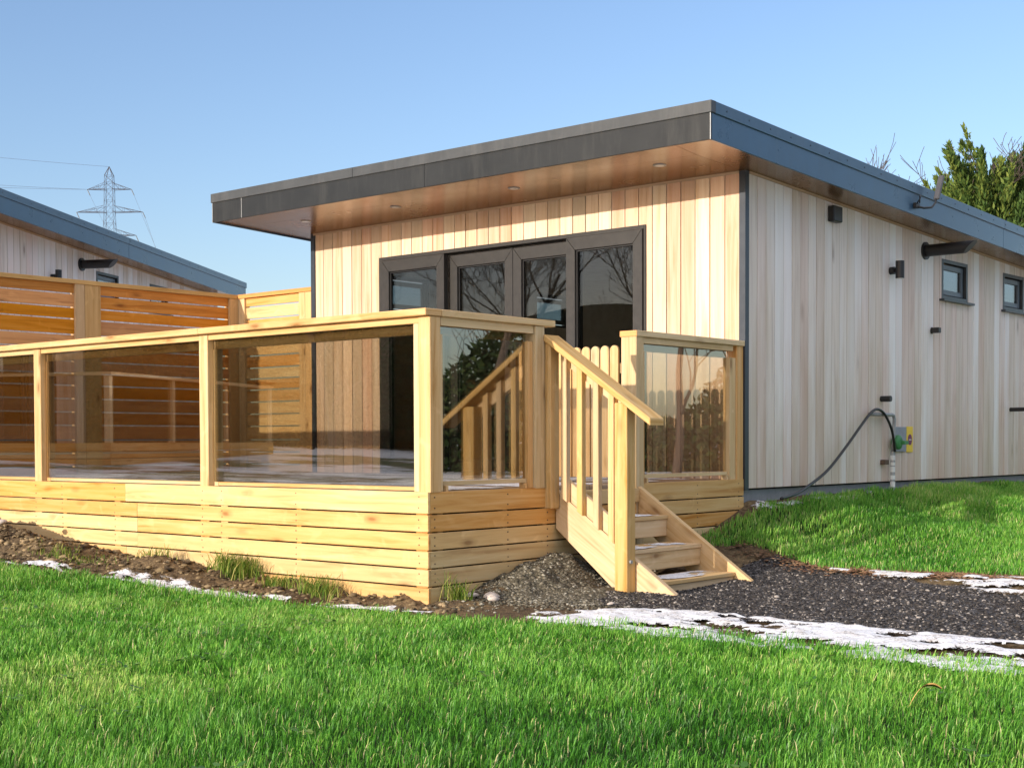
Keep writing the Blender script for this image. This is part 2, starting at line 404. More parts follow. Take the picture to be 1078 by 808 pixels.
    dr.box(DX0,DX0+w,-.012,.11,0,DZ);dr.box(DX1-.022,DX1,-.012,.11,0,DZ);dr.box(DX0+w,DX1-.022,-.012,.11,DZ-.034,DZ);dr.box(DX0+w,DX1-.022,-.012,.11,-.01,.03)
    door=dr.build('glazed_doors',FRAME,root,bevel=.002)
    for (a,c,yy,zt) in ((-4.085,-3.247,-.030,2.070),(-3.25,-2.466,.050,2.056),(-2.462,-1.705,.050,2.056),(-1.785,-.974,-.030,2.072)):
        f=MB(); st=.098; y1=yy+.062; z0=.035; tr=.112
        F3=lambda p,tt:(p[0],tt,p[1])
        f.prism([(a,z0),(a+st,z0+st),(a+st,zt-tr),(a,zt)],F3,yy,y1,(0,0,1)); f.prism([(c,z0),(c,zt),(c-st,zt-tr),(c-st,z0+st)],F3,yy,y1,(0,0,1))
        f.prism([(a+.001,zt),(a+st+.001,zt-tr),(c-st-.001,zt-tr),(c-.001,zt)],F3,yy+.001,y1); f.prism([(a+.001,z0),(c-.001,z0),(c-st-.001,z0+st),(a+st+.001,z0+st)],F3,yy+.001,y1)
        pn=f.build('door_panel',FRAME,door,bevel=.003)
        g=MB(); g.box(a+st-.004,c-st+.004,yy+.040,yy+.050,z0+st-.004,zt-tr+.004); g.build('pane',GLASS_W,pn)
        g=MB(); h=.012
        g.box(a+st,a+st+h,yy+.022,yy+.038,z0+st,zt-tr);g.box(c-st-h,c-st,yy+.022,yy+.038,z0+st,zt-tr);g.box(a+st+h,c-st-h,yy+.022,yy+.038,zt-tr-h,zt-tr)
        g.build('gasket',BLACK,pn)
        if abs(a+2.462)<.01 or abs(a+3.25)<.01:
            xh=a+.045 if abs(a+2.462)<.01 else c-.045
            h_=MB(); h_.box(xh-.012,xh+.012,yy-.03,yy-.002,.98,1.14); h_.build('handle',BLACK,pn,bevel=.004)
    for a,c in RW: window_unit('side_window',root,'y',0.,a,c,WZ0,WZ1,1)
    for a,c in LW: window_unit('side_window',root,'y',-W_,a,c,WZ0,WZ1,-1)
    # room behind the glass
    b=MB(); b.box(-W_+.15,-.15,.125,6.2,-.03,.0); b.build('room_floor',INFLOOR,root)
    b=MB(); b.box(-W_+.15,-.15,.125,6.2,2.16,2.19); b.build('room_ceiling',PLASTER,root)
    b=MB(); b.box(-W_+.15,-.15,6.2,6.3,-.03,2.19); b.build('room_wall',PLASTER,root)
    wall_light(root,2.56+dv,1.875-dv*.07); flue(root,3.31+dv,2.135-dv*.1)
    b=MB(); b.box(.004,.07,1.345,1.5,2.19,2.325); v=b.build('vent_box',BLACK,root,bevel=.008)

lodge_o=thing('timber_lodge','large pale timber lodge with overhanging dark roof and glazed doors behind the deck','lodge')
lodge(lodge_o,True)
# extra fittings on the lodge's side wall
def part(name,mb,mat,parent,**k): return mb.build(name,mat,parent,**k)
b=MB(); b.cyl((.004,3.47,1.375),(.012,3.47,1.375),.034,14); b.box(.012,.09,3.44,3.5,1.35,1.402); part('sensor_box',b,BLACK,lodge_o,bevel=.004)
b=MB(); b.cyl((.0,2.385,.685),(.10,2.385,.685),.027,16); part('pipe_stub',b,BLACK,lodge_o)
b=MB(); b.cyl((.0,5.5,.635),(.40,5.5,.635),.022,16); part('pipe_stub',b,BLACK,lodge_o)
# antenna clamped to the roof edge
b=MB(); b.box(.354,.385,2.28,2.36,2.385,2.43); an=part('antenna',b,BLACK,lodge_o,bevel=.003)
b=MB(); b.tube([(.37,2.30,2.40),(.42,2.36,2.385),(.45,2.46,2.40),(.455,2.53,2.45),(.455,2.55,2.50)],.010,8); b.tube([(.375,2.30,2.41),(.42,2.29,2.47),(.40,2.32,2.50),(.39,2.34,2.43)],.006,6); part('bracket',b,BLACK,an,smooth=True)
b=MB(); b.beam((.455,2.545,2.48),(.455,2.66,2.71),.028,.055,(1,0,0)); part('aerial_panel',b,paint('aerial_grey',(.05,.05,.055),rough=.4),an,bevel=.008)

# gas inlet assembly (fixed on the wall)
gas=thing('gas_inlet','green gas regulator with taped riser pipe and yellow notice on the side wall','gas valve',(.0,2.7,-.1))
gas_inv=Matrix.Translation((0,-2.7,.1))
def gp(name,mb,mat,**k):
    o=mb.build(name,mat,gas,**k); o.matrix_parent_inverse=gas_inv; return o
b=MB(); b.box(.003,.02,2.66,2.885,.197,.43); gp('mounting_plate',b,paint('plate_grey',(.27,.29,.33),rough=.6),bevel=.003)
b=MB(); yr=2.60; b.tube([(.02,yr,.285),(.05,yr,.285),(.055,yr,.285),(.085,yr,.285),(.10,yr,.285)],[.05,.06,.068,.068,.04],20); b.box(.09,.13,yr+.01,yr+.1,.265,.30); gp('regulator',b,GREEN,bevel=.004)
b=MB(); b.box(.003,.009,2.915,3.05,.19,.435); sg=gp('notice',b,YELLOW,bevel=.002)
b=MB(); b.prism([(2.982+.044*math.cos(a),.31+.052*math.sin(a)) for a in np.linspace(0,2*math.pi,24,endpoint=False)],lambda p,t:(t,p[0],p[1]),.0095,.0115); b.build('notice_disc',PURPLE,sg)
b=MB(); b.box(.0118,.0125,2.953,3.011,.305,.313); b.build('notice_bar',WHITE,sg)
b=MB(); b.cyl((.05,2.53,-.22),(.05,2.53,.2),.021,14); gp('riser_pipe',b,STEEL)
for z0,z1 in ((-.13,-.08),(-.06,-.02),(.01,.06),(.07,.10),(.12,.165)):
    b=MB(); b.cyl((.05,2.53,z0),(.05,2.53,z1),.0245,14); gp('tape_wrap',b,WHITE)
b=MB(); b.tube([(.05,2.53,.2),(.05,2.55,.33),(.05,2.56,.50),(.05,2.545,.533),(.05,2.51,.54),(.05,2.05,.54)],.016,10); gp('upper_pipe',b,STEEL,smooth=True)
b=MB(); b.box(.002,.05,2.37,2.46,.08,.125); gp('wall_bracket',b,RUST,bevel=.004)
b=MB(); pts=[(.08,2.66,.2),(.09,2.62,.34),(.09,2.56,.44),(.08,2.44,.545),(.08,2.3,.585),(.08,2.17,.55),(.09,1.98,.435),(.1,1.70,.25),(.12,1.36,.05),(.16,1.02,-.075),(.22,.83,-.125),(.3,.6,-.15)]
from mathutils import geometry
def smoothpath(p,n=6):
    p=[np.array(q,float) for q in p]; out=[]
    for i in range(len(p)-1):
        p0,p1,p2,p3=p[max(i-1,0)],p[i],p[i+1],p[min(i+2,len(p)-1)]
        for k in range(n):
            t=k/n; out.append(.5*((2*p1)+(-p0+p2)*t+(2*p0-5*p1+4*p2-p3)*t*t+(-p0+3*p1-3*p2+p3)*t**3))
    return out+[p[-1]]
pts=[(x,y-1.84*x,z) for x,y,z in pts]; b.tube(smoothpath(pts),.0125,10); tag(b.build('hose',BLACK,None,smooth=True),'black hose drooping from the gas regulator along the side wall to the grass','hose')

# ------------------------------------------------------------------ deck
D=3.615
deck=thing('timber_deck','raised pale timber deck with horizontal board skirting, square posts and smoked glass balustrade','deck',(0,-D,-.66))
dinv=Matrix.Translation((0,D,.66))
def dp(name,mb,mat,parent=None,bevel=.002,smooth=False):
    o=mb.build(name,mat,parent or deck,bevel=bevel,smooth=smooth)
    if parent is None: o.matrix_parent_inverse=dinv
    return o
rows=[(-.130,0)]; z=-.1395
while z>-.78: rows.append((z-.1,z)); z-=.1095
XE=-6.36
b=MB()
for (z0,z1) in rows:
    cuts=[XE]+sorted(random.sample([-5.56,-4.36,-3.3,-2.2,-1.1],2))+[0.] if z1<0 else [XE,-5.0,-3.26,-1.9,0.]
    if z1==0: cuts=[XE,-5.2,-3.13,0.]
    else: cuts=[XE]+([-5.3,-2.98] if random.random()<.5 else [-3.12])+[0.]
    for a,c in zip(cuts[:-1],cuts[1:]):
        j=random.uniform(-.0015,.0015)
        b.box(a+.001,c-.001,-D+j,-D+.021+j,z0,z1,(1,0,0),.8+.2*random.random() if z1==0 else None)
dp('front_skirting',b,PINE_SKIRT)
for x,w in ((-.03,.095),(-1.18,.045),(-1.945,.075),(-2.155,.095),(-3.23,.075),(-3.96,.045),(-4.32,.095),(-5.2,.07),(-6.25,.095)):
    b=MB(); b.box(x-w,x,-D+.0235,-D+.066,-.95,-.03); dp('skirting_batten',b,PINE_SKIRT)
b=MB()
for x in (-.075,-1.2,-1.98,-2.2,-3.265,-3.98,-4.365,-5.235):
    for z0,z1 in rows[:6]:
        for f in (.25,.75):
            xx=x+random.uniform(-.006,.006); zz=z0+(z1-z0)*f+random.uniform(-.006,.006); b.cyl((xx,-D-.0025,zz),(xx,-D+.004,zz),.0042,8)
for y in (-3.555,-2.88,-2.48,-.68,-.09):
    for z0,z1 in rows[:5]:
        for f in (.25,.75): b.cyl((-.006,y,z0+(z1-z0)*f),(-.0005,y,z0+(z1-z0)*f),.0042,8)
dp('screw_heads',b,RUST,bevel=0)['kind']='stuff'
b=MB()
for i,(z0,z1) in enumerate(rows):
    j=random.uniform(-.0015,.0015)
    b.box(-.026+j,-.004+j,-D+.024,(-2.408 if i==0 else (-1.47 if i!=5 else -2.60)),z0,z1,(0,1,0))
    if i<5: b.box(-.024+j,-.002+j,-1.405,-.012-(.03 if i==2 else 0),z0,z1,(0,1,0))
    if i==0: b.box(-.026,-.004,-2.404,-1.41,z0,z1-.03,(0,1,0))
dp('side_skirting',b,PINE_SKIRT)
for y in (-3.5,-2.9,-2.5,-1.3,-.7,-.1):
    b=MB(); b.box(-.075,-.029,y,y+.045,-.95,-.03); dp('skirting_batten',b,PINE_SKIRT)
b=MB(); y=-D+.025
while y<-.02:
    b.box(XE+.02,-.030,y,min(y+.141,-.016),-.030,-.002,(1,0,0)); y+=.146
dp('deck_boards',b,DECKW)
# posts
def post(x0,x1,y0,y1,ztop_=1.057,z0=-.9,mat=PINE): 
    b=MB(); b.box(x0,x1,y0,y1,z0,ztop_,(0,0,1)); return dp('post',b,mat,bevel=.004)
PX=[(-6.36,-6.262),(-4.416,-4.318),(-2.253,-2.157),(-.098,-.001)]
for a,c in PX: post(a,c,-D+.023,-D+.118,z0=-.005)
post(-.098,-.001,-2.600,-2.505,z0=-.005); post(-.135,-.001,-1.475,-1.380,z0=-.9); post(-.098,-.003,-.115,-.02,z0=-.005)
def batten(x0,x1,y0,y1,zt=1.055): 
    b=MB(); b.box(x0,x1,y0,y1,.0,zt,(0,0,1)); dp('batten',b,PINE)
for i,(a,c) in enumerate(PX):
    if i<3: batten(c+.002,c+.046,-D+.072,-D+.121,.954)
    if i>0: batten(a-.046,a-.002,-D+.028 if i==3 else -D+.075,-D+.118,1.0165 if i==3 else .954)
batten(-.075,-.030,-D+.12,-D+.165,.954); batten(-.075,-.022,-2.655,-2.602,.954); batten(-.075,-.03,-1.378,-1.332,.954); batten(-.075,-.014,-.205,-.117,.954)
# handrails
def hand(mb): return dp('handrail',mb,PINE,bevel=.004)
b=MB(); b.box(XE-.01,-2.205,-D-.022,-D+.12,1.058,1.101); b.box(-2.204,.008,-D-.022,-D+.12,1.0585,1.1005); hand(b)
b=MB(); b.box(-.134,.010,-D+.121,-2.404,1.058,1.1); hand(b)
b=MB(); b.box(-.14,.010,-1.478,-.016,1.050,1.093); hr=hand(b)
b=MB(); b.box(-.139,.009,-1.4835,-1.479,1.051,1.092); dp('sunlit_end_grain',b,wood('sunlit_end_timber',(.80,.36,.05),(.72,.28,.03),(.5,.17,.02),knots=0,var=.05),hr,bevel=0)  # thin piece over the rail end, its sunlit look painted in as orange
# glazing: bead, inner rail, pane
for (a,c) in zip(PX[:-1],PX[1:]):
    x0,x1=a[1]+.047,c[0]-.047
    b=MB(); b.box(x0-.045,x1+.045,-D+.030,-D+.052,1.018,1.0575); dp('glazing_bead',b,PINE)
    b=MB(); b.box(x0-.04,x1+.04,-D+.078,-D+.115,.955,1.057); dp('glazing_rail',b,PINE)
    b=MB(); b.box(x0,x1,-D+.074,-D+.095,.004,.03); dp('glazing_bead',b,PINE)
    b=MB(); b.box(x0-.03,x1+.03,-D+.060,-D+.070,.03,1.045); dp('glass_panel',b,GLASS_D,bevel=0)
for (a,c,zt) in ((-D+.17,-2.657,1.057),(-1.33,-.207,1.049)):
    b=MB(); b.box(-.035,-.012,a-.04,c+.05,1.005,zt); dp('glazing_bead',b,PINE)
    b=MB(); b.box(-.098,-.07,a-.03,c+.04,.955,zt); dp('glazing_rail',b,PINE)
    b=MB(); b.box(-.068,-.032,a,c,.035,.062); dp('glazing_bead',b,PINE)
    b=MB(); b.box(-.055,-.045,a-.02,c+.02,.065,1.045); dp('glass_panel',b,GLASS_D,bevel=0)
    for yy in (a+.01,c-.03):
        b=MB(); b.box(-.073,-.018,yy,yy+.02,-.001,.034); dp('glazing_spacer',b,PINE)
# gate standing open
b=MB(); b.box(-1.14,-.19,-1.405,-1.38,.795,.87,(1,0,0)); b.box(-1.14,-.19,-1.405,-1.38,.10,.175,(1,0,0)); b.beam((-1.08,-1.392,.18),(-.25,-1.392,.79),.024,.075)
gate=dp('gate',b,PINE)
for k in range(11):
    xc=-.233-.087*k; b=MB(); w=.0375
    poly=[(xc-w,.04),(xc+w,.04)]+[(xc+w*math.cos(a),.962+w*math.sin(a)) for a in np.linspace(0,math.pi,9)]
    b.prism(poly,lambda p,t:(p[0],t,p[1]),-1.428,-1.408,(0,0,1)); dp('picket',b,PINE,gate)

# ------------------------------------------------------------------ staircase
st=thing('staircase','short flight of four pale timber steps with one sloping baluster handrail','stairs',(.45,-1.93,-.66))
sinv=Matrix.Translation((-.45,1.93,.66))
def sp(name,mb,mat=STAIRW,bevel=.003,parent=None):
    o=mb.build(name,mat,parent or st,bevel=bevel)
    if parent is None: o.matrix_parent_inverse=sinv
    return o
XZ=lambda p,t:(p[0],t,p[1]); m=.667; gs=(1,0,-m)
def line(x,c): return c-m*x
b=MB(); b.prism([(.003,-.018),(.003,-.275),(.57,-.72),(1.0,-.72),(.985,line(.985,-.018))],XZ,-2.40,-2.355,gs); sp('stringer',b)
b=MB(); b.prism([(.003,-.018),(.003,-.275),(.57,-.72),(1.02,-.72),(.995,line(.995,-.018))],XZ,-1.46,-1.415,gs); sp('stringer',b)
for xf,zt in ((.264,-.217),(.543,-.404),(.812,-.587)):
    b=MB(); b.box(xf-.285,xf-.146,-2.353,-1.462,zt-.028,zt,(0,1,0)); b.box(xf-.140,xf,-2.353,-1.462,zt-.027,zt-.001,(0,1,0)); sp('tread',b)
    b=MB(); b.box(xf-.035,xf-.012,-2.353,-1.462,max(zt-.145,-.72),zt-.0285,(0,1,0)); sp('riser',b)
b=MB(); b.box(.0,.02,-2.353,-1.462,-.13,-.032,(0,1,0)); sp('riser',b)
b=MB(); b.prism([(.046,line(.046,-.012)),(.555,line(.555,-.012)),(.555,line(.555,.118)),(.046,line(.046,.118))],XZ,-2.399,-2.362,gs); sp('bottom_rail',b)
b=MB(); b.prism([(.046,line(.046,.865)),(.60,line(.60,.865)),(.60,line(.60,.965)),(.046,line(.046,.965))],XZ,-2.399,-2.362,gs); sp('top_rail',b)
b=MB(); b.prism([(.004,1.006),(.85,.444),(.85,.397),(.0,.962)],XZ,-2.522,-2.368,gs); sp('handrail',b,bevel=.005)
b=MB(); b.box(.557,.655,-2.495,-2.402,-.75,line(.6,1.0)-.055,(0,0,1)); nw=sp('newel_post',b,bevel=.004)
b=MB(); b.box(-.056,.040,-2.497,-2.404,-.14,.962,(0,0,1)); sp('newel_post',b,bevel=.004)
b=MB(); b.cyl((.61,-2.46,-.46),(.667,-2.46,-.46),.012,10); sp('bolt',b,STEEL,bevel=0,parent=nw)
for xa in (.086,.215,.347,.469):
    b=MB(); w=.045; b.prism([(xa,line(xa,-.010)),(xa+w,line(xa+w,-.010)),(xa+w,line(xa+w,.957)),(xa,line(xa,.957))],XZ,-2.446,-2.402,(0,0,1)); sp('baluster',b)

# ------------------------------------------------------------------ slatted fences on the left of the deck
gaps=[1.764,1.631,1.519,1.365]; zz=1.365
while zz>-.1: zz-=random.choice([.118,.13,.145]); gaps.append(zz)
def slats(b,fn,mat=None):
    top=1.858
    for gz_ in gaps:
        fn(b,gz_+.007,top); top=gz_-.007
fence=thing('slatted_fence','long orange brown slatted fence with a double post along the left deck end','fence',(-6.36,-1.7,0))
finv=Matrix.Translation((6.36,1.7,0))
def fp(root,inv,name,mb,mat,bevel=.002):
    o=mb.build(name,mat,root,bevel=bevel); o.matrix_parent_inverse=inv; return o
YF=-3.46
b=MB(); slats(b,lambda b,z0,z1:[b.box(-6.40,-6.38,a,c,z0,z1,(0,1,0)) for a,c in ((YF,-1.95),(-1.74,-.09))]); fp(fence,finv,'slats',b,FENCEW)
b=MB(); b.box(-6.46,-6.345,YF,-.0,1.86,1.902,(0,1,0)); fp(fence,finv,'cap_rail',b,FENCEP)
for (x0,x1,a,c) in ((-6.445,-6.35,-1.985,-1.885),(-6.445,-6.353,-1.880,-1.70),(-6.445,-6.352,-.105,.088),(-6.445,-6.36,YF,YF+.095)):
    b=MB(); b.box(x0,x1,a,c,-.05,1.859,(0,0,1)); fp(fence,finv,'post',b,FENCEP)
stub=thing('slatted_fence','short sunlit yellow slatted fence panel closing the corner between long fence and lodge wall','fence',(-5.7,.02,0))
tinv=Matrix.Translation((5.7,-.02,0))
b=MB(); slats(b,lambda b,z0,z1:b.box(-6.25,-5.36,.035,.055,z0,z1,(1,0,0))); fp(stub,tinv,'slats',b,PINE_SKIRT)
b=MB(); b.box(-6.344,-5.145,-.005,.09,1.8605,1.9025,(1,0,0)); fp(stub,tinv,'cap_rail',b,FENCEW)
for a,c in ((-6.3505,-6.25),(-5.36,-5.265),(-5.262,-5.165)):
    b=MB(); b.box(a,c,.01,.085,-.05,1.859,(0,0,1)); fp(stub,tinv,'post',b,PINE)

# ------------------------------------------------------------------ terrain
CP=np.array([(-4.9,-3.6,-.47),(-3.5,-3.6,-.52),(-2.35,-3.6,-.55),(-1.3,-3.6,-.60),(-.4,-3.6,-.66),(0,-3.6,-.665),(.0,-3,-.62),(.05,-2.3,-.60),(.3,-3.3,-.655),(1,-2.5,-.67),(1.1,-1.6,-.66),
 (.6,-1.9,-.67),(2,-2.5,-.665),(3.4,-2.4,-.665),(5,-2.6,-.68),(1.3,-3.5,-.665),(3,-3.8,-.675),(1,-.9,-.63),(2,-.9,-.615),(2.9,-1.,-.61),(.05,-.9,-.47),(.05,0.1,-.185),(.05,2,-.155),(.05,4,-.145),(.05,6,-.14),(.05,8,-.15),(.05,1,-.165),(.05,3,-.15),(.05,5,-.14),(.18,.1,-.26),(.18,1,-.205),(.18,2,-.185),(.18,3,-.18),(.18,4,-.175),(.18,5,-.17),(.18,6,-.165),
 (.5,0.1,-.50),(.5,2,-.385),(.5,5,-.35),(1,0,-.56),(1,2,-.43),(1,4,-.38),(1,6,-.36),(2,0,-.57),(2,2,-.47),(2,4,-.43),(3.5,0,-.57),(3.5,3,-.48),(7,0,-.55),(7,6,-.4),
 (-2.8,-4.75,-.53),(-1.9,-4.5,-.6),(-1.5,-4.25,-.655),(-.6,-4.2,-.685),(.6,-4.1,-.685),(2,-4.1,-.69),(3.4,-4.0,-.69),(1,-5,-.66),(3,-5.4,-.68),(0,-6,-.62),(2,-7,-.68),(4,-6,-.7),(5.9,-9.7,-.75),(6,-5,-.72),(-3,-6,-.48),(-6,-6,-.3),(-5,-8,-.4),(0,-10,-.6),
 (-6.3,-3.6,-.4),(-7,-2,-.2),(-8,0,.0),(-7,4,.1),(-3,3,-.3),(-3,8,-.15),(-2,-2,-.6)])
dm=np.sqrt(((CP[:,None,:2]-CP[None,:,:2])**2).sum(-1))
WR=np.linalg.solve(dm+1e-3*np.eye(len(CP)),CP[:,2]+.5)
def bump(x,y,cx,cy,sx,sy,h,rot=0.):
    c,s=math.cos(rot),math.sin(rot); u=(x-cx)*c+(y-cy)*s; v=-(x-cx)*s+(y-cy)*c
    return h*np.exp(-(u/sx)**2-(v/sy)**2)
def gz0(x,y):
    sh=np.shape(x); X=np.ravel(np.asarray(x,float)); Y=np.ravel(np.asarray(y,float)); out=np.empty(len(X))
    for i in range(0,len(X),50000):
        q=np.sqrt((X[i:i+50000,None]-CP[None,:,0])**2+(Y[i:i+50000,None]-CP[None,:,1])**2)
        out[i:i+50000]=q@WR-.5
    r=np.hypot(X+1,Y+2); far=np.clip((r-7)/8,0,1)
    fz=-.4+np.clip(-X-6,0,14)*.05+(Y>0)*0
    out=out*(1-far)+fz*far
    return out.reshape(sh)
def soilw(x,y):   # 1 in the bare strip between lawn and deck
    lo=np.interp(x,LX,LY); return np.clip((y-lo-.02)/.15,0,1)*np.clip((-3.3-y)/.1,0,1)*np.clip((.6-x)/.5,0,1)
LX=[-9,-4.4,-3.4,-2.7,-2.0,-1.5,-.6,.33,1.06,1.5,2.17,2.7,3.2,3.7,9]
LY=[-5.6,-5.25,-4.95,-4.72,-4.48,-4.28,-4.2,-3.96,-3.86,-3.74,-3.72,-3.7,-3.66,-3.62,-3.6]
def gz(x,y):
    z=gz0(x,y)
    z=z+bump(x,y,-4.35,-4.05,.62,.24,.17)+bump(x,y,-5.4,-4.0,.7,.3,.18)+bump(x,y,-3.45,-4.12,.35,.16,.05)+bump(x,y,-2.3,-3.9,.35,.14,.05)
    z=z+bump(x,y,.10,-2.50,.22,.34,.17)+bump(x,y,.05,-2.95,.2,.25,.06)
    sw=soilw(x,y)+np.exp(-((x-.15)/.4)**2-((y+2.6)/.6)**2); sw=np.clip(sw,0,1)
    z=z+sw*((fbm(x*5,y*5,3)-.5)*.10+(fbm(x*16,y*16,9,3)-.5)*.05)
    z=z+(fbm(x*1.1,y*1.1,5,3)-.5)*.018+(fbm(x*7,y*7,6,2)-.5)*.008
    return z
def grid(x0,x1,y0,y1,d,fn,mask=None):
    xs=np.arange(x0,x1+d/2,d); ys=np.arange(y0,y1+d/2,d); X,Y=np.meshgrid(xs,ys); Z=fn(X,Y)
    nx,ny=len(xs),len(ys); I=np.arange(nx*ny).reshape(ny,nx)
    F=np.stack([I[:-1,:-1],I[:-1,1:],I[1:,1:],I[1:,:-1]],-1).reshape(-1,4)
    V=np.stack([X.ravel(),Y.ravel(),Z.ravel()],-1)
    if mask is not None:
        M=mask(X,Y).ravel(); keep=M[F].all(1); F=F[keep]
        u=np.unique(F); r=np.full(len(V),-1); r[u]=np.arange(len(u)); V=V[u]; F=r[F]
    return V,F
# ground material: bare earth, mossy and straw patches
def ground_mat():
    m,nt,out=new_mat('bare_earth'); n=N(nt); tc=n('TexCoord').outputs['Object']
    a=n('TexNoise',{'Vector':tc,'Scale':2.2,'Detail':8.,'Roughness':.65}).outputs[0]
    f=n('TexNoise',{'Vector':tc,'Scale':38.,'Detail':5.,'Roughness':.7}).outputs[0]
    c=n.ramp(a,[(.35,(.11,.075,.045)),(.5,(.20,.14,.075)),(.62,(.33,.235,.12)),(.72,(.26,.24,.07))])
    c=n.mix(n.ramp(f,[(.4,(.7,.7,.7)),(.65,(0,0,0))]),c,(.045,.03,.02))
    bp=n('Bump',{'Strength':.8,'Distance':.02,'Height':n.math('ADD',f,a)}).outputs[0]
    p=n('BsdfPrincipled',{'Base Color':c,'Roughness':.95,'Normal':bp,'Specular IOR Level':.15})
    nt.links.new(p.outputs[0],out.inputs[0]); return m
EARTH=ground_mat()
V,F=grid(-7.2,6.2,-10.2,8.4,.05,gz)
npmesh('ground',V,F,EARTH,smooth=True)['kind']='structure'
# the land beyond, one sheet with a hole where the near ground lies
m,nt,out=new_mat('snow_bounce_field'); n=N(nt); tc=n('TexCoord').outputs['Object']
a=n('TexNoise',{'Vector':tc,'Scale':.35,'Detail':8.,'Roughness':.65}).outputs[0]
c=n.ramp(a,[(.36,(.07,.10,.03)),(.44,(.16,.15,.08)),(.5,(.78,.8,.83)),(.8,(.82,.83,.85))])  # snow spread over the field, added to bounce light onto the shaded wall
p=n('BsdfPrincipled',{'Base Color':c,'Roughness':.9}); nt.links.new(p.outputs[0],out.inputs[0]); FIELD=m
rs=[7,9,12,18,30,60,130,300,700,1500]; V=[];k=64
for r in rs:
    for i in range(k):
        a=2*math.pi*i/k; c,s=math.cos(a),math.sin(a)
        if r==7:
            t=min(6.62/abs(c) if abs(c)>1e-6 else 9e9,9.22/abs(s) if abs(s)>1e-6 else 9e9); x,y=-.5+c*t,-.9+s*t; V.append((x,y,float(gz(np.array(x),np.array(y)))-.01))
        else:
            t=r+5; x,y=-.5+c*t,-.9+s*t; z=-.4+min(max(-x-6,0),14)*.05; V.append((x,y,z))
F=np.array([(i*k+j,i*k+(j+1)%k,(i+1)*k+(j+1)%k,(i+1)*k+j) for i in range(len(rs)-1) for j in range(k)])
npmesh('field',np.array(V),F,FIELD,smooth=True)['kind']='structure'

# gravel path
def path_mask(x,y):
    w=(fbm(x*3,y*3,21)-.5)*.35+(fbm(x*12,y*12,22,2)-.5)*.1
    up=np.interp(x,[.3,.75,1.2,1.85,2.75,4,6],[-.7,-.55,-.75,-.93,-1.35,-1.5,-1.5]); lo=np.interp(x,[.5,.9,1.3,1.65,2.1,2.76,3.4,6],[-2.6,-3.0,-3.15,-3.1,-3.0,-3.08,-3.1,-3.1])
    return (y<up+w)&(y>lo+w)&(x>.62-w*.5)
m,nt,out=new_mat('dark_chippings'); n=N(nt); tc=n('TexCoord').outputs['Object']
vo=n('TexVoronoi',{'Vector':tc,'Scale':75.}); r_=n('SeparateColor',{'Color':vo.outputs['Color']}).outputs[0]
c=n.ramp(r_,[(.0,(.018,.017,.018)),(.6,(.04,.037,.036)),(.86,(.085,.075,.07)),(.95,(.3,.27,.25))])
big=n('TexNoise',{'Vector':tc,'Scale':2.,'Detail':4.}).outputs[0]
c=n.mix(n.ramp(big,[(.55,(0,0,0)),(.75,(.5,.5,.5))]),c,(.10,.06,.035))
bp=n('Bump',{'Strength':1.,'Distance':.012,'Height':vo.outputs['Distance']}).outputs[0]
p=n('BsdfPrincipled',{'Base Color':c,'Roughness':.8,'Normal':bp}); nt.links.new(p.outputs[0],out.inputs[0]); CHIP=m
V,F=grid(-.1,6.,-3.9,-.2,.03,lambda x,y:gz(x,y)+.006,path_mask)
npmesh('gravel_path',V,F,CHIP,smooth=True)['kind']='structure'

# loose stones / clods as stuff
def rocks(name,pts,sizes,mat,flat=.7):
    base=np.array([(1,0,0),(-1,0,0),(0,1,0),(0,-1,0),(0,0,1),(0,0,-1)],float)
    tri=np.array([(0,2,4),(2,1,4),(1,3,4),(3,0,4),(2,0,5),(1,2,5),(3,1,5),(0,3,5)])
    mid={};vs=[*base];fs=[]
    def md(a,b):
        k=(min(a,b),max(a,b))
        if k not in mid: q=vs[a]+vs[b]; vs.append(q/np.linalg.norm(q)); mid[k]=len(vs)-1
        return mid[k]
    for a,b_,c_ in tri:
        x,y,z=md(a,b_),md(b_,c_),md(c_,a); fs+=[(a,x,z),(x,b_,y),(z,y,c_),(x,y,z)]
    vs=np.array(vs); fs=np.array(fs); nV=len(vs); N_=len(pts)
    J=1+rng.uniform(-.35,.25,(N_,nV,1)); A=rng.uniform(0,2*np.pi,N_)
    sc=np.stack([rng.uniform(.7,1.3,N_),rng.uniform(.7,1.3,N_),rng.uniform(.5,1.,N_)*flat],-1)
    P=vs[None]*J*sc[:,None,:]; ca,sa=np.cos(A)[:,None],np.sin(A)[:,None]
    P=np.stack([P[...,0]*ca-P[...,1]*sa,P[...,0]*sa+P[...,1]*ca,P[...,2]],-1)*np.asarray(sizes)[:,None,None]+np.asarray(pts)[:,None,:]
    FF=(fs[None]+(np.arange(N_)*nV)[:,None,None]).reshape(-1,3)
    return npmesh(name,P.reshape(-1,3),FF,mat,rnd=np.repeat(rng.random(N_),nV))
CHIPS=rndcol('chipping_stones',[(0,(.015,.014,.015)),(.55,(.04,.036,.034)),(.85,(.09,.08,.072)),(.985,(.34,.31,.28))],nz=0)
q=rng.uniform((0,-3.6),(4.6,-.5),(26000,2)); q=q[path_mask(q[:,0],q[:,1])]
ok=~((q[:,0]<.6)&(q[:,1]>-1.46))
q=q[ok]; tag(rocks('gravel',np.c_[q,gz(q[:,0],q[:,1])+.008],rng.uniform(.004,.008,len(q))*(1+1.2*rng.random(len(q))**5),CHIPS),kind='stuff')
CLOD=rndcol('earth_clods',[(0,(.05,.036,.022)),(.5,(.14,.10,.055)),(.8,(.26,.19,.10)),(1,(.36,.27,.16))],nz=30)
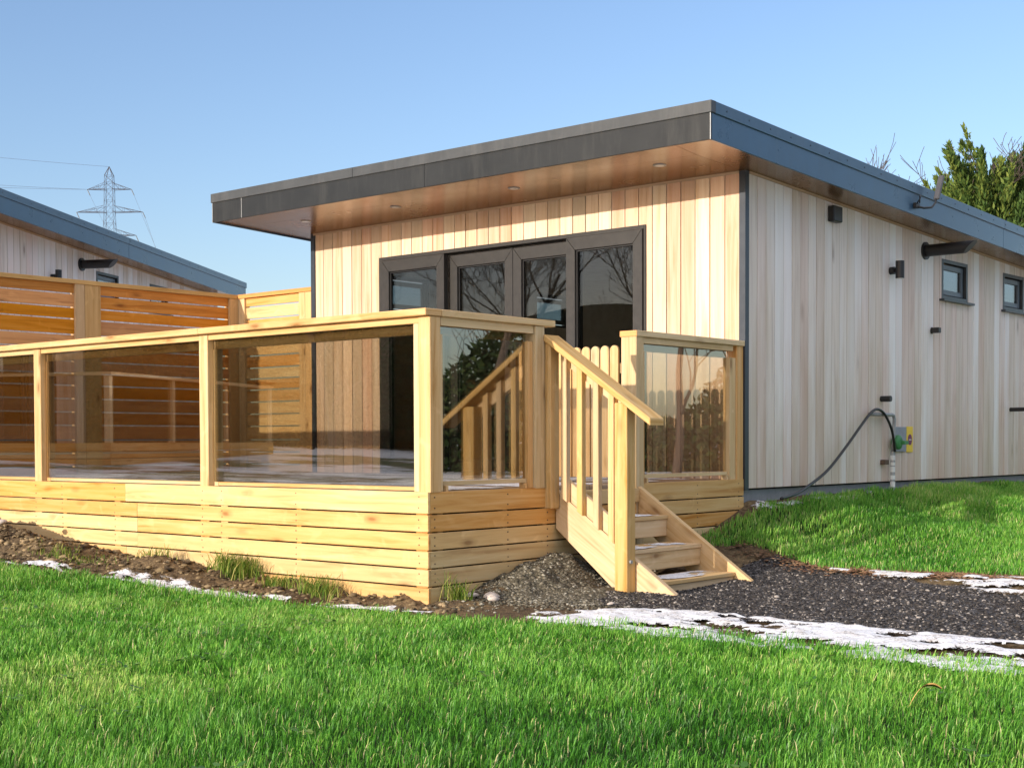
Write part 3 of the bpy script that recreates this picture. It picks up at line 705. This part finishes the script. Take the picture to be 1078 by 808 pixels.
q=np.r_[rng.uniform((-6,-5.2),(.4,-3.62),(7000,2)),rng.normal((-4.4,-4.05),(.6,.22),(1800,2))]; w=soilw(q[:,0],q[:,1]); q=q[(w>.3)&(rng.random(len(q))<.4+.6*fbm(q[:,0]*3,q[:,1]*3,31))]
sz=rng.uniform(.006,.02,len(q))*(1+1.3*(rng.random(len(q))**6)); tag(rocks('soil_clods',np.c_[q,gz(q[:,0],q[:,1])+.003],sz,CLOD),kind='stuff')
DARKC=rndcol('dark_rubble',[(0,(.05,.045,.032)),(.5,(.11,.098,.07)),(.85,(.18,.16,.12)),(.98,(.36,.34,.28))],nz=30)
q=np.r_[rng.normal((.2,-2.65),(.2,.38),(6000,2)),rng.normal((.5,-3.0),(.28,.2),(2600,2))]; q=q[(q[:,0]>.0)&~((q[:,0]>.5)&(q[:,1]>-2.5))]
tag(rocks('rubble',np.c_[q,gz(q[:,0],q[:,1])+.003],rng.uniform(.004,.014,len(q)),DARKC),kind='stuff')
V,F=grid(.0,1.0,-3.55,-2.0,.025,lambda x,y:gz(x,y)+.006,lambda x,y:(np.exp(-((x-.38)/.5)**2-((y+2.68)/.55)**2)+(fbm(x*9,y*9,40)-.5)*.5>.45))
m2=paint('rubble_soil',(.10,.088,.062),rough=.95,bump=.8,nscale=40.,spec=.15); npmesh('soil_heap',V,F,m2,smooth=True)['kind']='structure'
PALE=paint('pale_stone',(.55,.48,.42),rough=.85,bump=.4,nscale=30.)
def stone(x,y,s,label,mat=PALE,dz=.3):
    o=rocks('stone',np.array([(0,0,0.)]),np.array([1.]),mat); o.scale=(s,s*.8,s*.6); o.location=(x,y,float(gz(np.array(x),np.array(y)))+s*dz); o.rotation_euler=(0,0,random.random()*6)
    return tag(o,label,'stone')
stone(.16,-3.40,.055,'pale flat stone at the foot of the deck corner, nearest the corner')
stone(.22,-3.30,.065,'larger pinkish stone leaning in the middle of the little pile by the deck corner')
stone(.30,-3.37,.05,'white stone on the rubble side of the pile by the deck corner')
stone(.93,-3.03,.04,'pale stone lying beside the bottom newel post')
stone(-4.0,-4.12,.06,'pinkish stone on top of the earth mound at left',dz=.8)

# ------------------------------------------------------------------ snow
def snow_mat():
    m,nt,out=new_mat('old_snow'); n=N(nt); tc=n('TexCoord').outputs['Object']
    a=n('TexNoise',{'Vector':tc,'Scale':9.,'Detail':8.,'Roughness':.7}).outputs[0]; f=n('TexNoise',{'Vector':tc,'Scale':55.,'Detail':3.}).outputs[0]
    c=n.mix(n.ramp(a,[(.48,(0,0,0)),(.66,(.8,.8,.8))]),(.80,.81,.83),(.50,.45,.40)); c=n.mix(n.math('MULTIPLY',n.ramp(f,[(.56,(0,0,0)),(.66,(.9,.9,.9))]),n.ramp(a,[(.40,(.15,.15,.15)),(.6,(1,1,1))])),c,(.10,.075,.05))
    bp=n('Bump',{'Strength':.7,'Distance':.015,'Height':n.math('ADD',a,n.math('MULTIPLY',f,.4))}).outputs[0]
    p=n('BsdfPrincipled',{'Base Color':c,'Roughness':.75,'Normal':bp})
    cov=n('Attribute',attribute_name='rnd').outputs['Fac']; g=n('TexNoise',{'Vector':tc,'Scale':42.,'Detail':5.,'Roughness':.7}).outputs[0]
    tr=n('BsdfTransparent'); fac=n.ramp(n.math('SUBTRACT',n.math('ADD',cov,.12),g),[(.0,(0,0,0)),(.09,(1,1,1))])
    mx=n('MixShader',{0:fac,1:tr.outputs[0],2:p.outputs[0]}); nt.links.new(mx.outputs[0],out.inputs[0]); return m
SNOW=snow_mat()
def strip(top,bot,seed,thr=.36,amp=.16):
    tx,ty=zip(*top); bx,by=zip(*bot)
    def m(x,y):   # metres inside the patch; thins towards its edge and its holes
        w=(fbm(x*4,y*6,seed)-.5)*amp
        e=np.minimum(np.minimum(np.interp(x,tx,ty)+w-y,y-np.interp(x,bx,by)-w),np.minimum(x-min(tx),max(tx)-x))
        return np.minimum(e,(fbm(x*5,y*9,seed+3,5)-thr)*.5)
    return m
def snow(name,x0,x1,y0,y1,mf,h=.03):
    def f(x,y):
        e=np.clip(mf(x,y),0,.1); return gz(x,y)+.009+h*np.clip(e/.07,0,1)**.7*(.35+.65*fbm(x*13,y*13,55))
    V,F=grid(x0,x1,y0,y1,.018,f,lambda x,y:mf(x,y)>0); tag(npmesh(name,V,F,SNOW,smooth=True,rnd=.20+np.clip(mf(V[:,0],V[:,1])/.09,0,1)*.45),kind='stuff')
snow('snow',-4.6,.6,-5.4,-3.6,strip([(-4.6,-5.02),(-3.6,-4.72),(-2.82,-4.43),(-2.1,-4.18),(-1.5,-4.02),(-.6,-3.96),(.4,-3.8)],[(-4.6,-5.4),(-3.4,-5.0),(-2.7,-4.8),(-2,-4.55),(-1.5,-4.36),(-.6,-4.26),(.4,-4.0)],60,.455),.013)
snow('snow',.3,5.5,-4.1,-2.6,strip([(.85,-3.6),(1.1,-3.36),(1.27,-3.08),(1.65,-3.0),(2.12,-2.9),(2.76,-2.98),(3.4,-3.0),(5.5,-3.)],[(.85,-3.95),(1.1,-4),(1.5,-3.92),(2.2,-3.95),(3.4,-4.0),(5.5,-3.9)],70,.345,.2))
snow('snow',.9,5.5,-1.7,-.3,strip([(.8,-.62),(1.32,-.66),(1.97,-.62),(2.5,-.62),(3.2,-.65),(5.5,-.7)],[(.8,-.68),(1.22,-.84),(1.85,-1.06),(2.75,-1.47),(3.2,-1.6),(5.5,-1.6)],80,.39,.22))
snow('snow',.03,.9,.0,2.0,lambda x,y:np.minimum(np.minimum(.13+.12*fbm(y*3,x,4)-x,x-.03),(fbm(x*9,y*5,91)-.45)*.4),.012)
# reddish litter at the far path edge
q=rng.normal((1.7,-.68),(.8,.11),(2600,2)); LIT=rndcol('leaf_litter',[(0,(.10,.05,.03)),(.6,(.2,.11,.06)),(1,(.33,.22,.13))])
tag(rocks('leaf_litter',np.c_[q,gz(q[:,0],q[:,1])+.022],rng.uniform(.006,.018,len(q)),LIT,.25),kind='stuff')
# snow left on timber: deck, side handrail and treads
def flat_snow(name,x0,x1,y0,y1,z,d,th,seed,sx,sy,h=.006):
    def mk(x,y):
        e=np.minimum(np.minimum(x-x0,x1-x),np.minimum(y-y0,y1-y)); return fbm(x*sx,y*sy,seed)*np.clip(.7+e*12,0,1)>th
    V,F=grid(x0,x1,y0,y1,d,lambda x,y:z+h*fbm(x*20,y*20,seed+1),mk)
    if len(F): tag(npmesh(name,V,F,SNOW,smooth=True,rnd=.3+np.clip((fbm(V[:,0]*sx,V[:,1]*sy,seed)-th)/.12,0,1)*.6),kind='stuff')
flat_snow('snow_on_deck',-6.2,-.16,-3.45,-.2,-.001,.03,.46,100,1.6,5)
flat_snow('snow_on_handrail',-.12,.0,-3.48,-2.43,1.1005,.01,.42,110,9,6)
for i,(xf,zt) in enumerate(((.264,-.217),(.543,-.404),(.812,-.587))): flat_snow('snow_on_step',xf-.25,xf-.012,-2.33,-1.55,zt+.001,.01,.40,120+i*5,6,5)

# ------------------------------------------------------------------ grass
GRASS=rndcol('grass_blades',[(0,(.035,.15,.014)),(.35,(.11,.34,.03)),(.66,(.25,.50,.07)),(.82,(.40,.58,.12)),(.92,(.52,.56,.20)),(1,(.66,.58,.32))],rough=.42,trans=.28,spec=.35)
LAWNB=paint('lawn_soil',(.02,.035,.01),rough=.95,bump=.5,nscale=20.,spec=.1)
CAM=np.array([5.8598,-9.6728,.2991])
def blades(q,hmin,hmax,wmin,wmax,seed,lean=.5,clump=True):
    n_=len(q); z=gz(q[:,0],q[:,1]); cl=fbm(q[:,0]*4.5,q[:,1]*4.5,seed); cl2=fbm(q[:,0]*1.2,q[:,1]*1.2,seed+5)
    h=rng.uniform(hmin,hmax,n_)*(.55+.9*cl)*(.7+.6*cl2); w=rng.uniform(wmin,wmax,n_)
    a=rng.uniform(0,2*np.pi,n_); la=rng.normal(.6,1.3,n_)+(cl-.5)*5; ln=h*rng.uniform(.08,lean+.1,n_)
    tx,ty=np.cos(a)*w/2,np.sin(a)*w/2; lx,ly=np.cos(la)*ln,np.sin(la)*ln
    B=np.c_[q,z-.006]
    def o(fx,fz,wk): return np.stack([B+np.c_[-tx*wk+lx*fx,-ty*wk+ly*fx,h*fz],B+np.c_[tx*wk+lx*fx,ty*wk+ly*fx,h*fz]],1)
    P=np.concatenate([o(0,0,1.),o(.18,.5,.95),o(.52,.82,.62),(B+np.c_[lx,ly,h*(1-.25*ln/h)])[:,None,:]],1)
    i=(np.arange(n_)*7)[:,None]; Q=np.concatenate([i+np.array([[0,1,3,2]]),i+np.array([[2,3,5,4]])]); T=i+np.array([[4,5,6]])
    col=np.clip(.10+.60*rng.random(n_)+.9*(fbm(q[:,0]*.9,q[:,1]*.9,seed+21,3)-.45)+.3*(cl-.5),0,.88); dry=rng.random(n_)<.035+.10*np.clip(fbm(q[:,0]*2.3,q[:,1]*2.3,seed+9)-.45,0,1)*2; col[dry]=rng.uniform(.86,1,dry.sum())
    return P.reshape(-1,3),Q,T,np.repeat(col,7)
def join(L):
    V=[];Q=[];T=[];C=[];o=0
    for v,q,t,c in L: V.append(v);Q.append(q+o);T.append(t+o);C.append(c);o+=len(v)
    return np.concatenate(V),[np.concatenate(Q),np.concatenate(T)],np.concatenate(C)
def inview(q,mx):
    d=np.c_[q,np.full(len(q),-.6)]-CAM; fx,fy=-math.sin(.709),math.cos(.709); dep=d[:,0]*fx+d[:,1]*fy; lat=d[:,0]*fy-d[:,1]*fx
    return (dep>2.6)&(np.abs(lat)<dep*.3645+mx)
def lawn_front(x,y): return y<np.interp(x,LX,LY)+(fbm(x*6,y*6,200)-.5)*.22
V,F=grid(-7.2,6.2,-10.2,-3.6,.06,lambda x,y:gz(x,y)+.004,lawn_front); npmesh('lawn',V,F,LAWNB,smooth=True)['kind']='structure'
L=[]
q=rng.uniform((-6,-9),(6,-3.5),(560000,2)); q=q[lawn_front(q[:,0],q[:,1])]
d=np.hypot(q[:,0]-CAM[0],q[:,1]-CAM[1]); iv=inview(q,.8); keep=(rng.random(len(q))<np.where(iv,1.,.2)); q=q[keep]; d=d[keep]
edge=np.interp(q[:,0],LX,LY)-q[:,1]; thin=rng.random(len(q))<np.clip(.3+edge*2.2,0,1)*np.clip(.75+1.6*(fbm(q[:,0]*9,q[:,1]*9,77,3)-.3),.65,1); q=q[thin]; d=d[thin]
near=d<5.6
L.append(blades(q[near],.03,.078,.0022,.0042,300)); L.append(blades(q[~near],.03,.072,.003,.0056,300))
V,F,C=join(L); tag(npmesh('grass',V,F,GRASS,rnd=C),kind='stuff')
def lawn_up(x,y):
    w=(fbm(x*5,y*5,210)-.5)*.2
    return (y>np.interp(x,[-.1,.12,.4,.8,1.32,1.97,2.45,3.5,6],[-1.15,-1.0,-.55,-.64,-.72,-.66,-.62,-.64,-.7])+w)&(x>.06+.1*np.clip(1.2-y,0,1)*fbm(x*4,y*4,7)*(y>-.2))&(x<6)
V,F=grid(.0,6,-1.4,8.2,.06,lambda x,y:gz(x,y)+.004,lawn_up); npmesh('lawn',V,F,LAWNB,smooth=True)['kind']='structure'
q=rng.uniform((.04,-1.4),(5,8.2),(300000,2)); q=q[lawn_up(q[:,0],q[:,1])]; iv=inview(q,1.6); q=q[rng.random(len(q))<np.where(iv,1.,.3)]
V,F,C=join([blades(q,.035,.08,.0034,.006,320,lean=.35)]); tag(npmesh('grass',V,F,GRASS,rnd=C),kind='stuff')
WEED=rndcol('weed_leaves',[(0,(.03,.11,.02)),(.6,(.08,.20,.03)),(1,(.20,.28,.07))],rough=.5,trans=.2)
c_=rng.uniform((-4,-8),(4.6,-4.2),(420,2)); c_=c_[lawn_front(c_[:,0],c_[:,1]-.15)&inview(c_,.4)&(fbm(c_[:,0]*1.5,c_[:,1]*1.5,66)>.48)]
q=np.repeat(c_,7,0)+rng.normal(0,.022,(len(c_)*7,2)); n_=len(q); a=rng.uniform(0,6.283,n_); r_=rng.uniform(.010,.020,n_); z=gz(q[:,0],q[:,1])+rng.uniform(.03,.06,n_)
u=np.c_[np.cos(a),np.sin(a),rng.uniform(-.1,.5,n_)]; v=np.c_[-np.sin(a),np.cos(a),rng.uniform(-.2,.2,n_)]; b0=np.c_[q,z]
V=np.stack([b0+u*r_[:,None]*i*1.3+v*r_[:,None]*j for i,j in ((0,0),(.45,-.62),(1.1,-.5),(1.4,0),(1.1,.5),(.45,.62))],1).reshape(-1,3)
tag(npmesh('weeds',V,(np.arange(n_)*6)[:,None]+np.arange(6)[None],WEED,rnd=np.repeat(rng.random(n_),6)),kind='stuff')
# tufts along the deck foot
TUFT=rndcol('tuft_blades',[(0,(.06,.14,.015)),(.6,(.16,.24,.03)),(1,(.42,.38,.12))],rough=.6,trans=.3)
def tuft(x,y,n_,h,s,label):
    q=rng.normal((x,y),(s,s*.45),(n_,2)); P,Q,T,C=blades(q,h*.5,h,.004,.006,400,lean=1.); P=P-np.array((x,y,float(gz(np.array(x),np.array(y)))))
    o=npmesh('grass_tuft',P,[Q,T],TUFT,rnd=rng.random(n_).repeat(7)); o.location=(x,y,float(gz(np.array(x),np.array(y)))); tag(o,label,'grass tuft','grass tufts at the foot of the deck')
tuft(-1.72,-3.72,420,.17,.11,'biggest yellow green grass tuft at the foot of the front skirting')
tuft(-1.25,-3.74,180,.12,.08,'thin grass tuft right of the biggest tuft below the front skirting')
tuft(-.85,-3.75,260,.13,.10,'low grass tuft close to the deck corner under the front skirting')
tuft(.13,-3.50,120,.16,.05,'dark grass tuft just round the deck corner beside the pale stones')
tuft(-2.55,-3.78,110,.11,.09,'sparse grass tuft left of the biggest tuft against the skirting boards')
tuft(-3.0,-4.15,260,.07,.2,'flat yellowish grass tuft on the bare earth below the front skirting')
# dry bent leaf on the lawn
b=MB(); x,y=3.70,-4.87; z=float(gz(np.array(x),np.array(y)))
pts=smoothpath([(x-.055,y-.04,z+.0),(x-.032,y-.022,z+.065),(x-.005,y-.003,z+.105),(x+.025,y+.016,z+.113),(x+.05,y+.032,z+.100)],5)
n_=len(pts); P=[]
for i,p_ in enumerate(pts):
    w=.019*math.sin(math.pi*(.12+.82*i/n_)); P+=[p_+np.array((w*.6,-w*.6,w*.5)),p_-np.array((w*.6,-w*.6,w*.5)),p_+np.array((0,0,.002))]
b.add(P,[(3*i+u,3*i+3+u,3*i+3+v,3*i+v) for i in range(n_-1) for u,v in ((0,2),(2,1),(1,0))],(1,0,0))
tag(b.build('dead_leaf',paint('dry_leaf',(.62,.38,.13),rough=.7),None,smooth=True),'curled orange brown dead grass leaf standing up in the front lawn','leaf')

# ------------------------------------------------------------------ neighbours
nb=thing('timber_lodge','neighbouring lodge showing only its roof edge, flue and top of wall above the slatted fence','lodge',(-8.72,-2.55,.56),.502)
lodge(nb,False)
nc=thing('timber_lodge','neighbouring lodge with its own deck, seen only as a reflection in the deck glass','lodge',(-16.3,-8.35,.31),1.12)
lodge(nc,False)
def neighbour_deck(root_loc,rz):
    r=thing('timber_deck','neighbouring pale timber deck seen only as a reflection in the smoked glass','deck',root_loc,rz)
    b=MB()
    for z0,z1 in rows: b.box(-6,.0,-D,-D+.02,z0,z1,(1,0,0)); b.box(-.02,-.002,-D+.022,0,z0,z1,(0,1,0))
    b.build('skirting',PINE_SKIRT,r)
    b=MB(); b.box(-6,-.03,-D+.03,0,-.03,-.002); b.build('deck_boards',DECKW,r)
    for x in (-6,-4.1,-2.1,-.1):
        b=MB(); b.box(x,x+.095,-D+.022,-D+.117,0,1.05,(0,0,1)); b.build('post',PINE,r)
    b=MB(); b.box(-6,.01,-D-.02,-D+.12,1.052,1.1); b.box(-.13,.01,-D+.122,0,1.052,1.1,(0,1,0)); b.build('handrail',PINE,r)
    b=MB(); b.box(-5.9,-.1,-D+.06,-D+.07,.03,1.04); b.build('glass_panel',GLASS_D,r)
neighbour_deck((-16.3,-8.35,.31),1.12)

# ------------------------------------------------------------------ trees
BARK=paint('bark',(.10,.075,.06),rough=.9,bump=.4,nscale=20.)
def bare_tree(h,seed,name,label,loc,group=None,dens=1.):
    R=random.Random(seed); tk=MB(); br=MB()
    def grow(p,d,ln,r,lev,mb):
        n=4 if lev>1 else 6; path=[p]; q=np.array(p); dd=np.array(d)
        for i in range(n):
            dd=dd+np.array([R.gauss(0,.13),R.gauss(0,.13),R.gauss(.05,.06)]); dd/=np.linalg.norm(dd); q=q+dd*ln/n; path.append(q.copy())
        mb.tube(path,[max(r*(1-.7*i/n),.007) for i in range(n+1)],6 if lev<2 else 3,False)
        if lev<4:
            for k in range(int((5 if lev==0 else 4)*dens+.5)+(lev==0)*3):
                t=R.uniform(.25 if lev else .3,1.); i=min(int(t*n),n-1); s=path[i]+(path[i+1]-path[i])*(t*n-i)
                a=R.uniform(0,6.28); nd=dd*R.uniform(.5,1.)+np.array([math.cos(a),math.sin(a),R.uniform(-.1,.5)])*R.uniform(.5,1.); nd/=np.linalg.norm(nd)
                grow(s,nd,ln*R.uniform(.45,.68),max(r*(1-.7*t)*.6,.005),lev+1,br)
    grow(np.zeros(3),np.array((0,0,1.)),h*.62,h*.014,0,tk)
    t=thing(name,label,'tree',loc,R.random()*6,group)
    tk.build('trunk',BARK,t,smooth=True); br.build('branches',BARK,t,smooth=True); return t
bare_tree(7.6,3,'bare_tree','thin leafless tree whose twigs show above the roof edge beside the evergreen',(-8.62,20.4,-.4),None,1.3)
t1=bare_tree(9,5,'bare_tree','leafless tree mirrored in the deck glass and doors',(13,11,-.5),'leafless trees seen only as reflections')
t2=bare_tree(8,9,'bare_tree','leafless tree mirrored in the deck glass and doors',(17,17,-.5),'leafless trees seen only as reflections')
for i,(x,y,s) in enumerate(((10,14,.9),(15,8,1.1),(20,13,1),(8.5,19,1),(13.5,22,1.1),(24,18,1.2),(18,9,.8),(-14,-21,.9),(-18,-19,1.),(-22,-22,1.1),(-26,-18,.9),(-30,-22,1.),(-17,-26,1.))):
    c=copy_tree(t1 if i%2 else t2); c.location=(x,y,-.5); c.scale=(s,s,s); c.rotation_euler=(0,0,i*1.7)
# hedge bank behind the leafless trees
LEAF=rndcol('hedge_leaves',[(0,(.012,.028,.010)),(.6,(.03,.06,.018)),(1,(.07,.10,.03))],rough=.7,trans=.15)
def leafmass(pts,size,up=0.):
    n_=len(pts); a=rng.normal(0,1,(n_,3)); a[:,2]+=up; a/=np.linalg.norm(a,axis=1)[:,None]; b_=rng.normal(0,1,(n_,3)); b_-=a*(a*b_).sum(1)[:,None]; b_/=np.linalg.norm(b_,axis=1)[:,None]
    s=size*rng.uniform(.6,1.5,n_)[:,None]
    P=np.stack([pts-b_*s*.35,pts+a*s*.5-b_*s*.3,pts+a*s*1.2,pts+a*s*.5+b_*s*.3],1)
    return P.reshape(-1,3),(np.arange(n_)*4)[:,None]+np.arange(4)[None]
n_=60000; q=np.c_[rng.uniform(0,1,(n_,1)),rng.normal(0,.7,(n_,1)),rng.uniform(0,1,(n_,1))**1.1*2.5]
pp=np.c_[5+24*q[:,0]+q[:,1],27-22*q[:,0]+q[:,1],-.5+q[:,2]*(1+.5*np.sin(q[:,0]*30))]
V,F=leafmass(pp,.17); tag(npmesh('hedge',V,F,LEAF,rnd=np.repeat(rng.random(len(pp)),4)),'dark evergreen hedge mirrored in the side glass below leafless trees','hedge')
# evergreen
CON=rndcol('conifer_sprays',[(0,(.014,.04,.016)),(.5,(.07,.125,.026)),(1,(.21,.25,.05))],rough=.7,trans=.2)
tr=thing('conifer_tree','bushy yellow green evergreen standing behind the lodge roof at right','tree',(-6.75,21.9,-.4))
b=MB(); b.tube([(0,0,0),(.05,0,3),(0,.05,7.)],[.22,.16,.04],10); b.build('trunk',BARK,tr,smooth=True)
P=[];C=[];A=[]
for k in range(430):
    t=rng.random()**.65; zc=.6+5.5*t; rad=(3.1*(1-t)**.72+.25)*rng.uniform(.45,1.); a=rng.uniform(0,6.283)
    base=np.array((rad*math.cos(a),rad*math.sin(a),zc)); ln=rng.uniform(.8,1.9); d=np.array((math.cos(a)*.62+rng.normal(0,.12),math.sin(a)*.62+rng.normal(0,.12),1.)); d/=np.linalg.norm(d)
    m_=240; q_=rng.random(m_)**.85; wd=.24*(1-q_)**.9+.01
    off=rng.normal(0,1,(m_,3))*wd[:,None]*.6
    P.append(base+d*(q_*ln)[:,None]+off); C.append(np.clip(rng.normal(.30+.45*rng.random(),.14,m_),0,1)); A.append(d*1.0+off*2.2+rng.normal(0,.35,(m_,3)))
P=np.concatenate(P); C=np.concatenate(C); A=np.concatenate(A); A/=np.linalg.norm(A,axis=1)[:,None]
B_=rng.normal(0,1,A.shape); B_-=A*(A*B_).sum(1)[:,None]; B_/=np.linalg.norm(B_,axis=1)[:,None]; sz=.085*rng.uniform(.6,1.5,len(P))[:,None]
V=np.stack([P,P+A*sz*.6-B_*sz*.26,P+A*sz*1.5,P+A*sz*.6+B_*sz*.26],1).reshape(-1,3); F=(np.arange(len(P))*4)[:,None]+np.arange(4)[None]
npmesh('crown',V,F,CON,tr,rnd=np.repeat(C,4))
# unseen belt of dark evergreens at left, added to darken what the glass mirrors
n_=150000; t=rng.random(n_); q=np.c_[-10.5-30*t+rng.normal(0,.9,n_),-25+15*t+rng.normal(0,.9,n_),-.5+3.7*rng.random(n_)**.8*(.75+.25*np.sin(t*60)+.12*np.sin(t*173))]
V,F=leafmass(q,.11); xs=np.linspace(-.15,1.1,60); hv=[]
for t_ in xs:
    x0,y0=-12.5-30*t_,-28+15*t_; hh=4.5+.25*math.sin(t_*9)+.12*math.sin(t_*31)
    for u_,z_ in ((1.6,-.6),(.9,hh*.45),(.2,hh*.85),(-.6,hh),(-2.5,hh*.8),(-5,-.6)): hv.append((x0+.447*u_,y0+.894*u_,z_-.3))
npmesh('reflection_backing',np.array(hv),np.array([(i*6+j,i*6+6+j,i*6+7+j,i*6+j+1) for i in range(59) for j in range(5)]),paint('dark_backing',(.025,.03,.016),rough=.95,bump=.6,nscale=3.,spec=.05),smooth=True)['kind']='structure'  # unseen bank added behind the hedge to keep glass reflections dark
tag(npmesh('hedge',V,F,LEAF,rnd=np.repeat(rng.random(n_)*.6,4)),'unseen dark evergreen hedge added to darken reflections in the front glass and doors','hedge')

# ------------------------------------------------------------------ pylon and lines
fwd=np.array((-math.sin(.709),math.cos(.709),0)); rgt=np.array((math.cos(.709),math.sin(.709),0))
def far(px,py,d): return CAM+d*(fwd+rgt*(px-539)/1478.9+np.array((0,0,1.))*(465-py)/1478.9)
B0=far(118.5,465,250); B0[2]=0
py_=thing('pylon','distant grey lattice electricity pylon rising behind the neighbouring lodge roof','pylon',tuple(B0-np.array((0,0,4))))
pinv=Matrix.Translation(-Vector(B0-np.array((0,0,4))))
def pp_(name,mb,mat=GALV):
    o=mb.build(name,mat,py_); o.matrix_parent_inverse=pinv; return o
u1=rgt; u2=fwd
def cor(z,hw): return [B0+u1*i*hw+u2*j*hw+np.array((0,0,z)) for i,j in ((-1,-1),(1,-1),(1,1),(-1,1))]
lv=[(-4,3.2),(8,2.6),(18,2.1),(27,1.65),(33,1.25),(37,1.0),(39.2,.86),(41.2,.8),(43.2,.76),(45.2,.74),(46.4,.72),(47.6,.66)]
b=MB(); r=.022
for (z0,h0),(z1,h1) in zip(lv[:-1],lv[1:]):
    A=cor(z0,h0);E=cor(z1,h1)
    for i in range(4):
        b.tube([A[i],E[i]],.036,4); b.tube([A[i],E[(i+1)%4]],r,4); b.tube([A[(i+1)%4],E[i]],r*.8,4); b.tube([E[i],E[(i+1)%4]],r,4)
for c in cor(47.6,.66): b.tube([c,B0+np.array((0,0,49.2))],.07,4)
pp_('tower',b)
arms=[]
for z,hw,bw in ((45.2,3.9,.74),(41.2,5.85,.8),(37.1,4.6,1.)):
    b=MB()
    for sgn in (-1,1):
        tip=B0+u1*sgn*hw+np.array((0,0,z)); arms.append(tip)
        for j in (-1,1):
            bb=B0+u1*sgn*bw+u2*j*bw+np.array((0,0,z)); tt=bb+np.array((0,0,1.1)); b.tube([bb,tip],.06,4); b.tube([tt,tip],.03,4)
            for k in (.33,.66): b.tube([bb+(tip-bb)*k,tt+(tip-tt)*k],.025,4); b.tube([bb+(tip-bb)*k,tt+(tip-tt)*(k-.3)],.022,4)
    pp_('cross_arm',b)
ends=[]
for tip in arms:
    for dx,dz in ((.42,-1.05),):
        e=tip+u1*dx*1.1+np.array((0,0,dz)); b=MB(); b.tube([tip,e],.07,6); pp_('insulator',b,BLACK); ends.append(e)
WIRE=paint('wire',(.16,.17,.2),rough=.6)
def wire(a,bpt,sag,label):
    a=np.array(a);bpt=np.array(bpt); P=[a+(bpt-a)*t-np.array((0,0,sag*4*t*(1-t))) for t in np.linspace(0,1,24)]
    b=MB(); b.tube(P,.022,4); tag(b.build('power_line',WIRE,None),label,'power line','power lines of the distant pylon')
top=B0+np.array((0,0,49.2))
wire(top,far(-260,135,190),.4,'topmost faint wire running left from the pylon peak')
wire(arms[0],far(-260,172,190),.4,'upper of the two faint wires running left from the top cross arm')
wire(arms[0]+u1*.5,far(-260,182,185),.4,'lower of the two faint wires running left from the top cross arm')
wire(ends[1],far(205,345,420),1.,'wire falling right from the right tip of the top cross arm')
wire(ends[3],far(200,350,420),1.,'wire falling right from the right tip of the middle cross arm')
wire(ends[0],far(150,300,420),1.,'wire falling from the left tip of the top cross arm')

# ------------------------------------------------------------------ light, sky, camera
SUN=Vector((.09,1.,-.195)).normalized()
ld=bpy.data.lights.new('sun','SUN'); ld.energy=2.4; ld.angle=math.radians(.5); ld.color=(1.,.89,.76)
lo=bpy.data.objects.new('sun',ld); COL.objects.link(lo); lo.rotation_euler=SUN.to_track_quat('-Z','Y').to_euler(); lo.location=(0,-20,12)
w=bpy.data.worlds.new('World'); S.world=w; w.use_nodes=True; nt=w.node_tree
bg=nt.nodes['Background']; sk=nt.nodes.new('ShaderNodeTexSky'); sk.sky_type='NISHITA'; sk.sun_disc=False
sk.sun_elevation=math.asin(-SUN.z); sk.sun_rotation=math.atan2(-SUN.x,-SUN.y)
sk.air_density=1.; sk.dust_density=1.1; sk.ozone_density=2.6
n=N(nt); mx=n.mix(1.,sk.outputs[0],(.755,.695,.735),'MULTIPLY')
# unseen bright cloud added high overhead to lift fill light in the shade
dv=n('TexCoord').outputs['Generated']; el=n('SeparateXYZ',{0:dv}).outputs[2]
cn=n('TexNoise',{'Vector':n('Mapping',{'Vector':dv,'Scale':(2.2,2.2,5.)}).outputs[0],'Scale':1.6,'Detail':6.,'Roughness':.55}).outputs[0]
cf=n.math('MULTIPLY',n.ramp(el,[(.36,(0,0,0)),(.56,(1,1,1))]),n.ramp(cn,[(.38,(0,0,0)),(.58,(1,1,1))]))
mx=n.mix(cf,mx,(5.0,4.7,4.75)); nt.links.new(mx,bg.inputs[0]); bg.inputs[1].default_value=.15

cd=bpy.data.cameras.new('camera'); cam=bpy.data.objects.new('camera',cd); COL.objects.link(cam); S.camera=cam
cd.sensor_fit='HORIZONTAL'; cd.sensor_width=36; cd.lens=1478.93/1078*36; cd.clip_end=4000; cd.clip_start=.05
cd.shift_x=0; cd.shift_y=(506.115-404)/1078
yaw,pt,rl=.709,-.0277,-.0034
fw=Vector((-math.sin(yaw)*math.cos(pt),math.cos(yaw)*math.cos(pt),math.sin(pt))); rt=Vector((math.cos(yaw),math.sin(yaw),0)); up=rt.cross(fw)
R=rt*math.cos(rl)+up*math.sin(rl); U=up*math.cos(rl)-rt*math.sin(rl)
M=Matrix((( R.x,U.x,-fw.x,CAM[0]),(R.y,U.y,-fw.y,CAM[1]),(R.z,U.z,-fw.z,CAM[2]),(0,0,0,1))); cam.matrix_world=M
S.render.engine='CYCLES'; S.cycles.max_bounces=10; S.cycles.transparent_max_bounces=16; S.cycles.glossy_bounces=5
S.cycles.use_denoising=True
S.view_settings.view_transform='Standard'; S.view_settings.look='None'; S.view_settings.exposure=1.2; S.view_settings.gamma=1.
S.render.resolution_x=1024; S.render.resolution_y=767
